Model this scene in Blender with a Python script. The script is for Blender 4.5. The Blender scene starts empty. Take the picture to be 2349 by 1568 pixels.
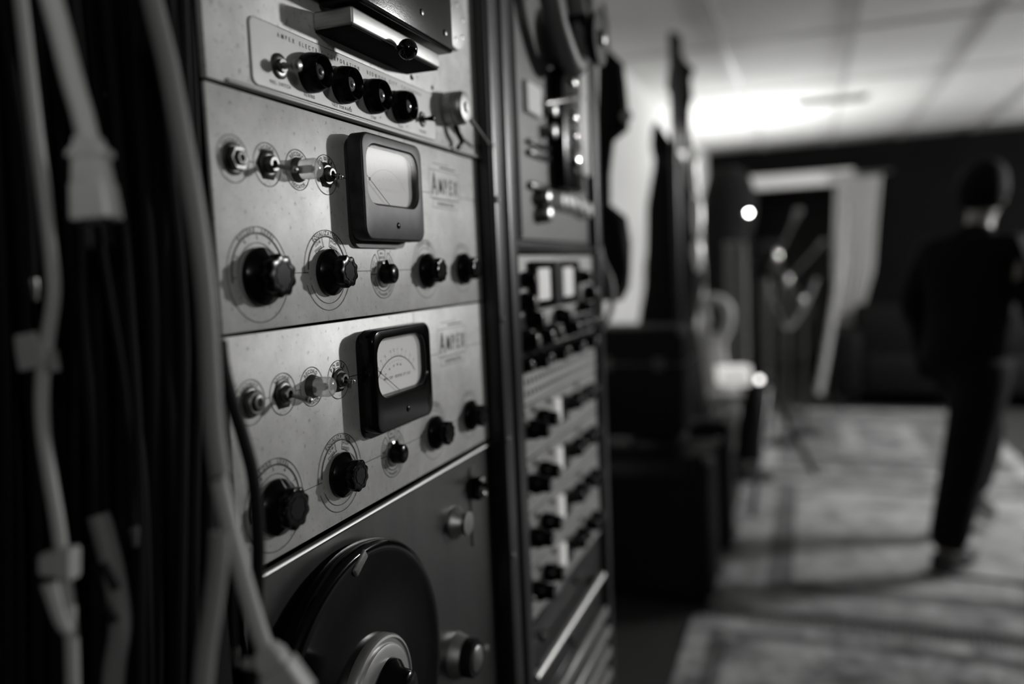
import bpy, bmesh, math, random
from math import sin, cos, pi, radians
from mathutils import Vector, Matrix
random.seed(7)
S = bpy.context.scene
COL = S.collection
# ------------------------------------------------------------------ camera, light, exposure
FPX, CX, CY = 1827.0, 1174.5, 784.0
PITCH, YAW, ROLL = 0.08959516, 1.21390421, -0.04176795
CAM = Vector((-0.45592, -0.38775, 1.30))
ZR = 1.30 + 0.14013                     # height of the joint under the top panel
FW = Vector((sin(YAW)*cos(PITCH), cos(YAW)*cos(PITCH), -sin(PITCH)))
_rt = Vector((cos(YAW), -sin(YAW), 0)); _up = _rt.cross(FW)
RT = cos(ROLL)*_rt + sin(ROLL)*_up
UP = -sin(ROLL)*_rt + cos(ROLL)*_up
cam = bpy.data.cameras.new('camera'); camo = bpy.data.objects.new('camera', cam); COL.objects.link(camo)
M = Matrix((RT, UP, -FW)).transposed().to_4x4(); M.translation = CAM
camo.matrix_world = M
cam.sensor_width = 36.0; cam.lens = FPX*36/2349; cam.clip_start = 0.02; cam.clip_end = 60
cam.dof.use_dof = True; cam.dof.focus_distance = 0.70; cam.dof.aperture_fstop = 1.8
S.camera = camo
S.view_settings.view_transform = 'Standard'; S.view_settings.look = 'None'
S.view_settings.gamma = 1.0; S.view_settings.exposure = 0.0; S.view_settings.use_curve_mapping = False
w = bpy.data.worlds.new('world'); S.world = w; w.use_nodes = True
w.node_tree.nodes['Background'].inputs[0].default_value = (0.8, 0.8, 0.8, 1)
w.node_tree.nodes['Background'].inputs[1].default_value = 0.004
def lamp(name, kind, loc, energy, size=0.1, target=None, **kw):
    l = bpy.data.lights.new(name, kind); l.energy = energy
    o = bpy.data.objects.new(name, l); COL.objects.link(o); o.location = loc
    if kind == 'AREA': l.size = size
    else: l.shadow_soft_size = size
    for k, v in kw.items(): setattr(l, k, v)
    if target is not None:
        o.rotation_euler = (Vector(target)-Vector(loc)).to_track_quat('-Z', 'Y').to_euler()
    return o
TORCH = Vector((6.0, 0.02, 1.45))
lamp('key_lamp', 'POINT', (5.05, -3.95, 2.12), 560, 0.13)
lamp('torchiere_light', 'SPOT', TORCH + Vector((0, 0, 0.03)), 100, 0.14, TORCH + Vector((0, 0, 1)), spot_size=radians(165), spot_blend=0.6)
lamp('rear_fill', 'POINT', (-1.6, -1.6, 2.0), 26, 0.15)  # unseen fill added behind the camera to lift the plug and cables
lamp('far_uplight', 'SPOT', (6.4, -3.45, 1.6), 110, 0.1, (6.4, -3.45, 3), spot_size=radians(150), spot_blend=0.6)

def P(px, py, Y=0.0):                   # where the view ray of a photo pixel meets a plane y = Y
    d = (px-CX)/FPX*RT - (py-CY)/FPX*UP + FW
    return CAM + d*((Y-CAM.y)/d.y)
def D(px, py, dep):                     # a point at a given distance
    d = (px-CX)/FPX*RT - (py-CY)/FPX*UP + FW
    return CAM + d*dep
# ------------------------------------------------------------------ materials
MATS = {}
def mat(name, v, rough=0.5, metal=0.0, var=0.0, scale=30, bump=0.0, bscale=200, emit=0, trans=0, coat=0, stretch=(1, 1, 1), spec=0.5, pattern=None):
    if name in MATS: return MATS[name]
    m = bpy.data.materials.new(name); m.use_nodes = True; nt = m.node_tree; N = nt.nodes; L = nt.links
    b = N['Principled BSDF']
    c = v if isinstance(v, tuple) else (v, v*0.995, v*0.975)
    b.inputs['Base Color'].default_value = (*c, 1)
    b.inputs['Roughness'].default_value = rough; b.inputs['Metallic'].default_value = metal
    b.inputs['Specular IOR Level'].default_value = spec
    if trans: b.inputs['Transmission Weight'].default_value = trans
    if coat: b.inputs['Coat Weight'].default_value = coat; b.inputs['Coat Roughness'].default_value = 0.08
    if emit:
        b.inputs['Emission Color'].default_value = (1, 0.98, 0.95, 1); b.inputs['Emission Strength'].default_value = emit
    tc = N.new('ShaderNodeTexCoord'); mp = N.new('ShaderNodeMapping'); mp.inputs['Scale'].default_value = stretch
    L.new(tc.outputs['Object'], mp.inputs['Vector'])
    if var:
        n = N.new('ShaderNodeTexNoise'); n.inputs['Scale'].default_value = scale; n.inputs['Detail'].default_value = 6; n.inputs['Roughness'].default_value = 0.65
        L.new(mp.outputs[0], n.inputs['Vector'])
        r = N.new('ShaderNodeValToRGB'); e = r.color_ramp.elements
        e[0].position = 0.3; e[1].position = 0.7
        e[0].color = (*[x*(1-var) for x in c], 1); e[1].color = (*[min(1, x*(1+var)) for x in c], 1)
        L.new(n.outputs['Fac'], r.inputs['Fac']); L.new(r.outputs['Color'], b.inputs['Base Color'])
    if bump:
        n2 = N.new('ShaderNodeTexNoise'); n2.inputs['Scale'].default_value = bscale; n2.inputs['Detail'].default_value = 3
        L.new(mp.outputs[0], n2.inputs['Vector'])
        bp = N.new('ShaderNodeBump'); bp.inputs['Strength'].default_value = bump; bp.inputs['Distance'].default_value = 0.001
        L.new(n2.outputs['Fac'], bp.inputs['Height']); L.new(bp.outputs[0], b.inputs['Normal'])
    MATS[name] = m; return m
def spotted(name, v, rough, metal, spot):      # painted steel with blotches and small age specks
    m = mat(name, v, rough, metal, 0.24, 16, 0.05, 1600)
    nt = m.node_tree; N = nt.nodes; L = nt.links; b = N['Principled BSDF']
    src = b.inputs['Base Color'].links[0].from_socket
    tc = [n for n in N if n.type == 'TEX_COORD'][0]
    n = N.new('ShaderNodeTexNoise'); n.inputs['Scale'].default_value = 210; n.inputs['Detail'].default_value = 4
    L.new(tc.outputs['Object'], n.inputs['Vector'])
    r = N.new('ShaderNodeValToRGB'); r.color_ramp.elements[0].position = 0.60; r.color_ramp.elements[1].position = 0.78
    r.color_ramp.elements[0].color = (0, 0, 0, 1); r.color_ramp.elements[1].color = (spot, spot, spot, 1)
    L.new(n.outputs['Fac'], r.inputs['Fac'])
    mx = N.new('ShaderNodeMixRGB'); mx.inputs['Color2'].default_value = (v*0.25, v*0.25, v*0.25, 1)
    L.new(r.outputs['Color'], mx.inputs['Fac']); L.new(src, mx.inputs['Color1']); L.new(mx.outputs[0], b.inputs['Base Color'])
    return m
m_panel = spotted('silver_grey_enamel', 0.52, 0.48, 0.3, 0.75)
m_plate = mat('engraved_plate', 0.42, 0.5, 0.25, 0.08, 25)
m_ink = mat('black_ink', 0.015, 0.6)
m_inkg = mat('worn_ink', 0.10, 0.6)
m_bake = mat('black_bakelite', 0.003, 0.2, var=0.3, scale=60, spec=0.13)
m_bakem = mat('smooth_bakelite', 0.003, 0.13, spec=0.22)
m_black = mat('black_enamel', 0.006, 0.30)
m_blackr = mat('rough_black', 0.004, 0.8, spec=0.2)
m_bluntblack = mat('black_vinyl', 0.004, 0.6, bump=0.4, bscale=300, spec=0.15)
m_hole = mat('dark_hole', 0.002, 0.9)
m_chrome = mat('chrome', 0.75, 0.12, 1.0)
m_nickel = mat('dull_nickel', 0.36, 0.33, 1.0, 0.15, 60)
m_alu = mat('brushed_aluminium', 0.42, 0.42, 1.0, 0.1, 50, 0.1, 400, stretch=(1, 1, 12))
m_steel = mat('dark_brushed_steel', 0.13, 0.34, 1.0, 0.18, 14, 0.05, 300, stretch=(1, 1, 0.3))
m_worn = mat('worn_black_crackle', 0.022, 0.42, 0.1, 0.7, 60, 0.08, 1500, spec=.35)
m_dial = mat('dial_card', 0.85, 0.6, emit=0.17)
def thin_glass(name, tint, rough, ior=1.45, milk=0.0):
    m = bpy.data.materials.new(name); m.use_nodes = True; nt = m.node_tree; N = nt.nodes; L = nt.links
    N.remove(N['Principled BSDF']); out = N['Material Output']
    tr = N.new('ShaderNodeBsdfTransparent'); tr.inputs[0].default_value = (tint, tint, tint, 1)
    gl = N.new('ShaderNodeBsdfGlossy'); gl.inputs['Roughness'].default_value = rough
    fr = N.new('ShaderNodeLayerWeight'); fr.inputs['Blend'].default_value = 0.5
    pw = N.new('ShaderNodeMath'); pw.operation = 'POWER'; pw.inputs[1].default_value = 4.0; L.new(fr.outputs['Facing'], pw.inputs[0])
    mr = N.new('ShaderNodeMapRange'); mr.inputs['To Min'].default_value = 0.04; L.new(pw.outputs[0], mr.inputs['Value'])
    mx = N.new('ShaderNodeMixShader'); L.new(mr.outputs[0], mx.inputs[0]); L.new(tr.outputs[0], mx.inputs[1]); L.new(gl.outputs[0], mx.inputs[2])
    last = mx
    if milk:
        df = N.new('ShaderNodeBsdfTranslucent'); df.inputs[0].default_value = (.9, .9, .88, 1)
        m2 = N.new('ShaderNodeMixShader'); m2.inputs[0].default_value = milk; L.new(mx.outputs[0], m2.inputs[1]); L.new(df.outputs[0], m2.inputs[2]); last = m2
    L.new(last.outputs[0], out.inputs[0]); return m
m_glassy = thin_glass('clear_glass', 0.97, 0.02)
m_jewel = thin_glass('clear_lamp_lens', 0.92, 0.12, 1.6, 0.38)
m_white = mat('white_plastic', 0.55, 0.45)
m_cream = mat('pale_cable_jacket', 0.34, 0.42)
m_greycab = mat('grey_cable_jacket', 0.20, 0.48)
m_blkcab = mat('black_cable_jacket', 0.003, 0.6, spec=0.15)
m_screw = mat('bright_screw', 0.7, 0.2, 1.0)
# ------------------------------------------------------------------ object helpers
def tag(o, label=None, cat=None, group=None, kind=None):
    if label: o['label'] = label
    if cat: o['category'] = cat
    if group: o['group'] = group
    if kind: o['kind'] = kind
    return o
def thing(name, label, cat, loc, group=None):
    o = bpy.data.objects.new(name, None); COL.objects.link(o); o.location = loc; o.empty_display_size = 0.05
    return tag(o, label, cat, group)
WL = {}
def obj(name, bm, m, parent=None, smooth=True, loc=None):
    me = bpy.data.meshes.new(name)
    base = Vector(loc) if loc is not None else (WL[parent.name] if parent is not None and parent.name in WL else (Vector(parent.location) if parent is not None else Vector((0, 0, 0))))
    bmesh.ops.recalc_face_normals(bm, faces=bm.faces)
    for v in bm.verts: v.co -= base
    for f in bm.faces: f.smooth = smooth
    if smooth:
        for e in bm.edges:
            if len(e.link_faces) == 2 and e.calc_face_angle(0) > 0.7: e.smooth = False
    bm.to_mesh(me); bm.free(); me.materials.append(m)
    o = bpy.data.objects.new(name, me); COL.objects.link(o)
    if parent is not None:
        o.parent = parent
        pl = WL.get(parent.name, Vector(parent.location)); o.location = base - pl
    else: o.location = base
    WL[o.name] = base
    return o
NB = bmesh.new
def box(bm, x0, x1, y0, y1, z0, z1, bev=0, seg=2, rot=None, axis=None):
    g = bmesh.ops.create_cube(bm, size=1)['verts']
    for v in g:
        v.co = Vector(((x0+x1)/2 + v.co.x*(x1-x0), (y0+y1)/2 + v.co.y*(y1-y0), (z0+z1)/2 + v.co.z*(z1-z0)))
    if bev:
        es = list({e for v in g for e in v.link_edges})
        r = bmesh.ops.bevel(bm, geom=es, offset=bev, segments=seg, affect='EDGES', profile=0.5)
    return bm
def xform(bm, M4, start=0):
    for i, v in enumerate(bm.verts):
        if i >= start: v.co = M4 @ v.co
def lathe(bm, prof, c, axis=(0, -1, 0), n=28, lobes=0, amp=0.0, lobe_from=0, caps=True):
    a = Vector(axis).normalized(); u = a.orthogonal().normalized()
    if abs(a.y) > 0.99: u = Vector((1, 0, 0))
    v = a.cross(u); c = Vector(c); rings = []
    for i, (d, r) in enumerate(prof):
        ring = []
        for k in range(n):
            t = 2*pi*k/n; rr = r
            if lobes and i >= lobe_from and r > 0: rr = r*(1 - amp*(0.5+0.5*cos(lobes*t)))
            ring.append(bm.verts.new(c + a*d + (u*cos(t)+v*sin(t))*rr))
        rings.append(ring)
    for i in range(len(rings)-1):
        for k in range(n):
            bm.faces.new((rings[i][k], rings[i][(k+1) % n], rings[i+1][(k+1) % n], rings[i+1][k]))
    if caps:
        bm.faces.new(rings[0][::-1]); bm.faces.new(rings[-1])
    return bm
def smoothpath(pts, k=6):
    pts = [Vector(p) for p in pts]
    if len(pts) < 3: return pts
    out = []
    for i in range(len(pts)-1):
        p0 = pts[max(i-1, 0)]; p1 = pts[i]; p2 = pts[i+1]; p3 = pts[min(i+2, len(pts)-1)]
        for j in range(k):
            t = j/k
            out.append(0.5*((2*p1)+(-p0+p2)*t+(2*p0-5*p1+4*p2-p3)*t*t+(-p0+3*p1-3*p2+p3)*t**3))
    out.append(pts[-1]); return out
def tube(bm, pts, r, n=10, k=6):
    pts = smoothpath(pts, k); rings = []
    rr = r if isinstance(r, (list, tuple)) else None
    t0 = (pts[1]-pts[0]).normalized(); u = t0.orthogonal().normalized()
    for i, p in enumerate(pts):
        t = (pts[min(i+1, len(pts)-1)]-pts[max(i-1, 0)]).normalized()
        u = (u - t*u.dot(t)).normalized(); v = t.cross(u)
        ri = r if rr is None else rr[0]+(rr[-1]-rr[0])*i/(len(pts)-1)
        rings.append([bm.verts.new(p+(u*cos(2*pi*j/n)+v*sin(2*pi*j/n))*ri) for j in range(n)])
    for i in range(len(rings)-1):
        for j in range(n):
            bm.faces.new((rings[i][j], rings[i][(j+1) % n], rings[i+1][(j+1) % n], rings[i+1][j]))
    bm.faces.new(rings[0][::-1]); bm.faces.new(rings[-1]); return bm
def rrect(x0, x1, z0, z1, r, n=6):
    o = []
    for cx, cz, a in ((x1-r, z1-r, 0), (x0+r, z1-r, pi/2), (x0+r, z0+r, pi), (x1-r, z0+r, 1.5*pi)):
        for i in range(n+1):
            t = a+pi/2*i/n; o.append((cx+r*cos(t), cz+r*sin(t)))
    return o
def loft(bm, layers, cap0=True, cap1=True):      # layers: list of (outline, y)
    rings = [[bm.verts.new((x, y, z)) for x, z in o] for o, y in layers]
    n = len(rings[0])
    for a, b in zip(rings, rings[1:]):
        for j in range(n): bm.faces.new((a[j], a[(j+1) % n], b[(j+1) % n], b[j]))
    if cap0: bm.faces.new(rings[0][::-1])
    if cap1: bm.faces.new(rings[-1])
    return bm
def annulus(bm, cx, cz, r, w, y, a0=0, a1=360, n=64):
    n = max(4, int(n*(a1-a0)/360)); a = []; b = []
    for i in range(n+1):
        t = radians(a0+(a1-a0)*i/n)
        a.append(bm.verts.new((cx+(r-w/2)*cos(t), y, cz+(r-w/2)*sin(t)))); b.append(bm.verts.new((cx+(r+w/2)*cos(t), y, cz+(r+w/2)*sin(t))))
    for i in range(n): bm.faces.new((a[i], a[i+1], b[i+1], b[i]))
def line(bm, x0, z0, x1, z1, w, y):
    d = Vector((x1-x0, z1-z0)).normalized(); nx, nz = -d.y*w/2, d.x*w/2
    bm.faces.new([bm.verts.new((x, y, z)) for x, z in ((x0+nx, z0+nz), (x0-nx, z0-nz), (x1-nx, z1-nz), (x1+nx, z1+nz))])
GL = {}
def glyph(ch):
    if ch in GL: return GL[ch]
    c = bpy.data.curves.new('glyph', 'FONT'); c.body = ch; c.size = 1.0; c.resolution_u = 3; c.offset = 0.012
    o = bpy.data.objects.new('glyph', c); COL.objects.link(o)
    dg = bpy.context.evaluated_depsgraph_get(); me = bpy.data.meshes.new_from_object(o.evaluated_get(dg))
    vs = [(v.co.x, v.co.y) for v in me.vertices]; fs = [tuple(p.vertices) for p in me.polygons]
    bpy.data.objects.remove(o); bpy.data.curves.remove(c); bpy.data.meshes.remove(me)
    if vs:
        x0 = min(v[0] for v in vs); x1 = max(v[0] for v in vs); h = max(v[1] for v in vs)
        vs = [(x-(x0+x1)/2, y) for x, y in vs]; wd = x1-x0
    else: wd = 0.3
    GL[ch] = (vs, fs, wd); return GL[ch]
def put(bm, ch, x, z, y, s, ang=0, sx=1.0, bold=0):
    vs, fs, wd = glyph(ch); c, n = cos(ang), sin(ang)
    vv = [bm.verts.new((x+(a*sx*c-b*n)*s, y, z+(a*sx*n+b*c)*s)) for a, b in vs]
    for f in fs:
        try: bm.faces.new([vv[i] for i in f])
        except ValueError: pass
def text(bm, st, x, z, y, s, sx=0.85, gap=0.16, ang=0, center=True):
    ws = [glyph(c)[2]*sx*s if c != ' ' else 0.3*s for c in st]; tot = sum(ws)+gap*s*(len(st)-1)
    p = -tot/2 if center else 0
    for c, wd in zip(st, ws):
        q = p+wd/2
        if c != ' ': put(bm, c, x+q*cos(ang), z+q*sin(ang), y, s, ang, sx)
        p += wd+gap*s
def arctext(bm, st, cx, cz, r, mid, y, s, sx=0.85, gap=0.22, bottom=False):
    ws = [glyph(c)[2]*sx*s if c != ' ' else 0.35*s for c in st]; tot = (sum(ws)+gap*s*(len(st)-1))/r
    sg = 1 if bottom else -1
    a = radians(mid)-sg*tot/2
    for c, wd in zip(st, ws):
        t = a+sg*wd/2/r
        if c != ' ':
            rot = t+pi/2 if bottom else t-pi/2
            put(bm, c, cx+r*cos(t), cz+r*sin(t), y, s, rot, sx)
        a += sg*(wd+gap*s)/r
INK = -0.0004
# ------------------------------------------------------------------ the room
def struct(name, bm, m, parent=None, smooth=False):
    o = obj(name, bm, m, parent, smooth)
    if parent is None: o['kind'] = 'structure'
    return o
XB, YL, YR, ZC = 8.05, 0.56, -4.8, 2.40
m_ceil = mat('ceiling_tile_white', 0.62, 0.85, var=0.04, scale=8)
m_ceilb = mat('ceiling_back', 0.3, 0.9)
m_tbar = mat('ceiling_grid_metal', 0.42, 0.5)
m_wallw = mat('off_white_wall', 0.60, 0.7, var=0.05, scale=3)
m_walld = mat('dark_wall', 0.003, 0.9, var=0.2, scale=2, spec=0.05)
m_trimw = mat('white_trim_paint', 0.6, 0.5)
m_floor = mat('dark_wood_floor', 0.03, 0.45, var=0.25, scale=5, stretch=(1, 8, 1))
struct('floor', box(NB(), -2, 11, YR, 1.6, -0.1, 0), m_floor)
ceil = struct('ceiling', box(NB(), -2, 11, YR, 1.6, ZC+0.012, ZC+0.1), m_ceilb)
TX0, TW, TL = -1.0, 0.61, 1.22
tile_mesh = None
for i in range(9):
    for j in range(8):
        x0 = TX0+i*TL; y1 = 0.61-j*TW
        if x0+TL > XB+0.7 or y1-TW < YR-0.2: continue
        bm = box(NB(), x0+0.012, x0+TL-0.012, y1-TW+0.012, y1-0.012, ZC+0.002, ZC+0.012)
        if tile_mesh is None:
            o = obj('ceiling_tile', bm, m_ceil, ceil, False, loc=(x0+TL/2, y1-TW/2, ZC)); tile_mesh = o.data
        else:
            bm.free(); o = bpy.data.objects.new('ceiling_tile', tile_mesh); COL.objects.link(o); o.parent = ceil
            o.location = (x0+TL/2, y1-TW/2, ZC)
for j in range(9):
    y = 0.61-j*TW
    if y > YR: obj('grid_bar', box(NB(), TX0, XB, y-0.013, y+0.013, ZC-0.006, ZC+0.012), m_tbar, ceil, False)
for i in range(8):
    x = TX0+i*TL
    obj('grid_bar', box(NB(), x-0.012, x+0.012, YR, YL, ZC-0.004, ZC+0.010), m_tbar, ceil, False)
vent = obj('ceiling_vent', box(NB(), 5.62, 5.78, -0.80, -0.32, ZC-0.014, ZC-0.004, 0.004, 1), mat('vent_metal', 0.35, 0.5), None, False)
tag(vent, 'slim metal air vent set in the bright ceiling', 'vent')
for k in range(5): obj('vane', box(NB(), 5.64+k*0.028, 5.65+k*0.028, -0.78, -0.34, ZC-0.018, ZC-0.012), m_blackr, vent, False)
struct('wall_left', box(NB(), -2, XB, YL, YL+0.1, 0, ZC), m_wallw)
DY0, DY1, DZ = -0.72, 0.38, 2.02
bm = NB(); box(bm, XB, XB+0.12, YR, DY0, 0, ZC); box(bm, XB, XB+0.12, DY1, YL, 0, ZC); box(bm, XB, XB+0.12, DY0, DY1, DZ, ZC)
struct('wall_back', bm, m_walld)
struct('wall_right', box(NB(), -2, 11, YR-0.1, YR, 0, ZC), m_walld)
struct('wall_front', box(NB(), -2.1, -2, YR, YL, 0, ZC), m_walld)
bm = NB(); box(bm, 10.6, 10.7, -2.5, 1.6, 0, ZC); struct('wall_beyond', bm, mat('grey_far_wall', 0.12, 0.8))
bm = NB(); box(bm, XB-0.03, XB+0.13, DY0-0.1, DY1+0.1, DZ-0.015, DZ+0.12, 0.006, 1); struct('trim_1', bm, m_trimw)
bm = NB(); box(bm, XB-0.03, XB+0.13, DY0-0.1, DY0, 0, DZ-0.015, 0.006, 1); struct('trim_2', bm, m_trimw)
bm = NB(); box(bm, XB-0.03, XB+0.13, DY1, DY1+0.1, 0, DZ-0.015, 0.006, 1); struct('trim_3', bm, m_trimw)
for k, (y, z0, z1) in enumerate(((YR+0.005, 0, 0.1),)):
    struct('baseboard_right', box(NB(), -2, XB, YR, YR+0.015, 0, 0.1, 0.003, 1), m_walld)
# pleated pale curtain drawn to the side of the doorway
bm = NB(); n = 44; rows = []
for iz in range(15):
    z = 2.06-iz*0.115; f = iz/14.0
    wdt = 0.40*(1-0.15*f) if f < 0.55 else 0.40*(0.917-1.15*(f-0.55))
    row = []
    for i in range(n+1):
        s = i/n; y = -0.66+0.03*sin(f*3) - s*max(wdt, 0.16)
        row.append(bm.verts.new((XB-0.075+0.022*sin(s*2*pi*6+f)*(0.6+0.4*sin(3*s)), y, z)))
    rows.append(row)
for a, b in zip(rows, rows[1:]):
    for i in range(n): bm.faces.new((a[i], a[i+1], b[i+1], b[i]))
bmesh.ops.solidify(bm, geom=bm.faces, thickness=0.004)
tag(obj('curtain', bm, mat('pale_curtain_cloth', 0.62, 0.85), None), 'pale pleated curtain gathered at the right side of the doorway', 'curtain')
bm = NB(); tube(bm, [(XB-0.075, -0.58, 2.085), (XB-0.075, -1.15, 2.085)], 0.012, 8, 1)
tag(obj('curtain_rail', bm, m_nickel), 'short metal rail holding the pale curtain by the doorway', 'rail')
# ------------------------------------------------------------------ rugs
def rugmat(name, base, dark, border, sx, sy, bands):
    m = bpy.data.materials.new(name); m.use_nodes = True; nt = m.node_tree; N = nt.nodes; L = nt.links; b = N['Principled BSDF']
    b.inputs['Roughness'].default_value = 0.95; b.inputs['Specular IOR Level'].default_value = 0.1
    tc = N.new('ShaderNodeTexCoord'); sp = N.new('ShaderNodeSeparateXYZ'); L.new(tc.outputs['Generated'], sp.inputs[0])
    def math_(op, a, bb=None, c=None):
        n = N.new('ShaderNodeMath'); n.operation = op
        for i, v in enumerate((a, bb, c)):
            if v is None: continue
            if isinstance(v, (int, float)): n.inputs[i].default_value = v
            else: L.new(v, n.inputs[i])
        return n.outputs[0]
    def edge(s, size):    # distance to the nearest rug edge in metres along one axis
        return math_('MULTIPLY', math_('SUBTRACT', 0.5, math_('ABSOLUTE', math_('SUBTRACT', s, 0.5))), size)
    d = math_('MINIMUM', edge(sp.outputs[0], sx), edge(sp.outputs[1], sy))
    r = N.new('ShaderNodeValToRGB'); r.color_ramp.interpolation = 'CONSTANT'; e = r.color_ramp.elements
    L.new(math_('DIVIDE', d, max(sx, sy)/2), r.inputs['Fac'])
    e[0].position = 0; e[0].color = (border, border, border, 1)
    for i, (dist, v) in enumerate(bands):
        q = e[1] if i == 0 else e.new(dist/(max(sx, sy)/2))
        q.position = dist/(max(sx, sy)/2); q.color = (v, v, v, 1)
    n1 = N.new('ShaderNodeTexVoronoi'); n1.inputs['Scale'].default_value = 9; L.new(tc.outputs['Object'], n1.inputs['Vector'])
    n2 = N.new('ShaderNodeTexNoise'); n2.inputs['Scale'].default_value = 5.5; n2.inputs['Detail'].default_value = 8; n2.inputs['Roughness'].default_value = 0.7
    L.new(tc.outputs['Object'], n2.inputs['Vector'])
    rr = N.new('ShaderNodeValToRGB'); rr.color_ramp.elements[0].position = 0.38; rr.color_ramp.elements[1].position = 0.62
    rr.color_ramp.elements[0].color = (dark, dark, dark, 1); rr.color_ramp.elements[1].color = (1, 1, 1, 1)
    L.new(n2.outputs['Fac'], rr.inputs['Fac'])
    v2 = N.new('ShaderNodeMapRange'); v2.inputs['From Max'].default_value = 0.6; v2.inputs['To Min'].default_value = 0.72; v2.inputs['To Max'].default_value = 1.1
    L.new(n1.outputs['Distance'], v2.inputs['Value'])
    mx = N.new('ShaderNodeMixRGB'); mx.blend_type = 'MULTIPLY'; mx.inputs['Fac'].default_value = 1
    L.new(r.outputs['Color'], mx.inputs['Color1']); L.new(rr.outputs['Color'], mx.inputs['Color2'])
    mx2 = N.new('ShaderNodeMixRGB'); mx2.blend_type = 'MULTIPLY'; mx2.inputs['Fac'].default_value = 1
    L.new(mx.outputs[0], mx2.inputs['Color1']); L.new(v2.outputs[0], mx2.inputs['Color2'])
    L.new(mx2.outputs[0], b.inputs['Base Color']); return m
def rug(name, x0, x1, y0, y1, z, label, base, dark, border, bands):
    bm = box(NB(), x0, x1, y0, y1, z, z+0.008, 0.003, 1)
    o = obj(name, bm, rugmat(name+str(x0), base, dark, border, x1-x0, y1-y0, bands), None, False, loc=((x0+x1)/2, (y0+y1)/2, z))
    tag(o, label, 'rug')
    f = NB(); k = int((y1-y0)/0.02)
    for i in range(k):
        y = y0+0.01+i*0.02
        for xe, sg in ((x0, -1), (x1, 1)):
            tube(f, [(xe, y, z+0.003), (xe+sg*0.035, y+random.uniform(-.006, .006), z+0.003)], 0.0022, 3, 1)
    tag(obj('fringe', f, mat('rug_fringe', 0.4, 0.9), o, False), kind='stuff')
    return o
rug('floor_rug', 2.52, 4.52, -2.75, -0.02, 0, 'light patterned rug with a framed border under the walking person', 0.3, 0.5, 0.20, ((0.05, 0.28), (0.20, 0.13), (0.30, 0.34)))
rug('floor_rug', 4.60, 6.75, -1.62, -0.10, 0, 'pale rug with dark medallions lying furthest back, before the doorway', 0.3, 0.35, 0.36, ((0.10, 0.16), (0.5, 0.30), (0.62, 0.2)))
rug('floor_rug', 0.85, 2.42, -2.3, 0.02, 0, 'worn light rug in the foreground at the bottom of the view', 0.3, 0.25, 0.34, ((0.08, 0.16), (0.14, 0.34), (0.45, 0.22)))
# ------------------------------------------------------------------ rack frames
def Z(z): return ZR+z
def post(bm, x0, x1, y0, y1, z0, z1, r=0.007):
    o = rrect(x0, x1, y0, y1, r, 5)
    lay = [[bm.verts.new((x, y, z)) for x, y in o] for z in (z0, z1)]; n = len(o)
    for j in range(n): bm.faces.new((lay[0][j], lay[0][(j+1) % n], lay[1][(j+1) % n], lay[1][j]))
    bm.faces.new(lay[0][::-1]); bm.faces.new(lay[1])
def rack(name, label, xl, xr, posts, top=2.1, screws=()):
    t = thing(name, label, 'rack', ((xl+xr)/2, 0.25, 0))
    for (a, b, y0, y1) in posts:
        bm = NB(); post(bm, a, b, y0, y1, 0.05, top); obj('post', bm, m_black if a > 0 else m_blackr, t)
    obj('base', box(NB(), xl, xr, 0.0, 0.52, 0.0, 0.05, 0.005, 1), m_black, t)
    obj('side_panel', box(NB(), xr-0.008, xr-0.002, 0.036, 0.50, 0.05, top), m_blackr, t, False)
    obj('back_panel', box(NB(), xl+0.02, xr-0.02, 0.50, 0.505, 0.05, top), m_blackr, t, False)
    for x, y, z in screws:
        bm = NB(); lathe(bm, [(0, .0045), (.0015, .0045), (.003, .003)], (x, y, z), n=14); obj('screw', bm, m_screw, t)
    return t
rack('equipment_rack', 'tall black steel rack nearest the camera holding the grey recorder panels', -0.04, 0.530, ((-0.034, -0.006, 0.006, 0.04), (0.488, 0.528, -0.020, 0.04)), 2.1,
     [(0.499, -0.020, Z(-0.2025)), (0.4995, -0.020, Z(-0.515)), (0.497, -0.020, Z(-0.05)), (0.499, -0.020, Z(-0.36))])
rack('equipment_rack', 'second black steel rack further back with rows of knob panels', 0.533, 1.085, ((0.537, 0.575, -0.020, 0.04), (1.045, 1.080, -0.012, 0.04)), 1.86,
     [(0.5745, -0.020, Z(-0.352)), (0.5745, -0.020, Z(-0.455)), (0.574, -0.020, Z(-0.605))])
# black blanking behind the hanging cables, left of the first rack
t = thing('blank_rack_cabinet', 'black cabinet side in shadow behind the hanging cables at far left', 'cabinet', (-0.6, 0.3, 0))
obj('body', box(NB(), -1.3, -0.045, 0.16, 0.5, 0.02, 2.1, 0.006, 1), m_blackr, t)
for k in range(9):
    obj('blank_panel', box(NB(), -1.28, -0.06, 0.154, 0.16, 0.1+k*0.22, 0.1+k*0.22+0.214, 0.002, 1), m_blackr, t, False)
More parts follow.
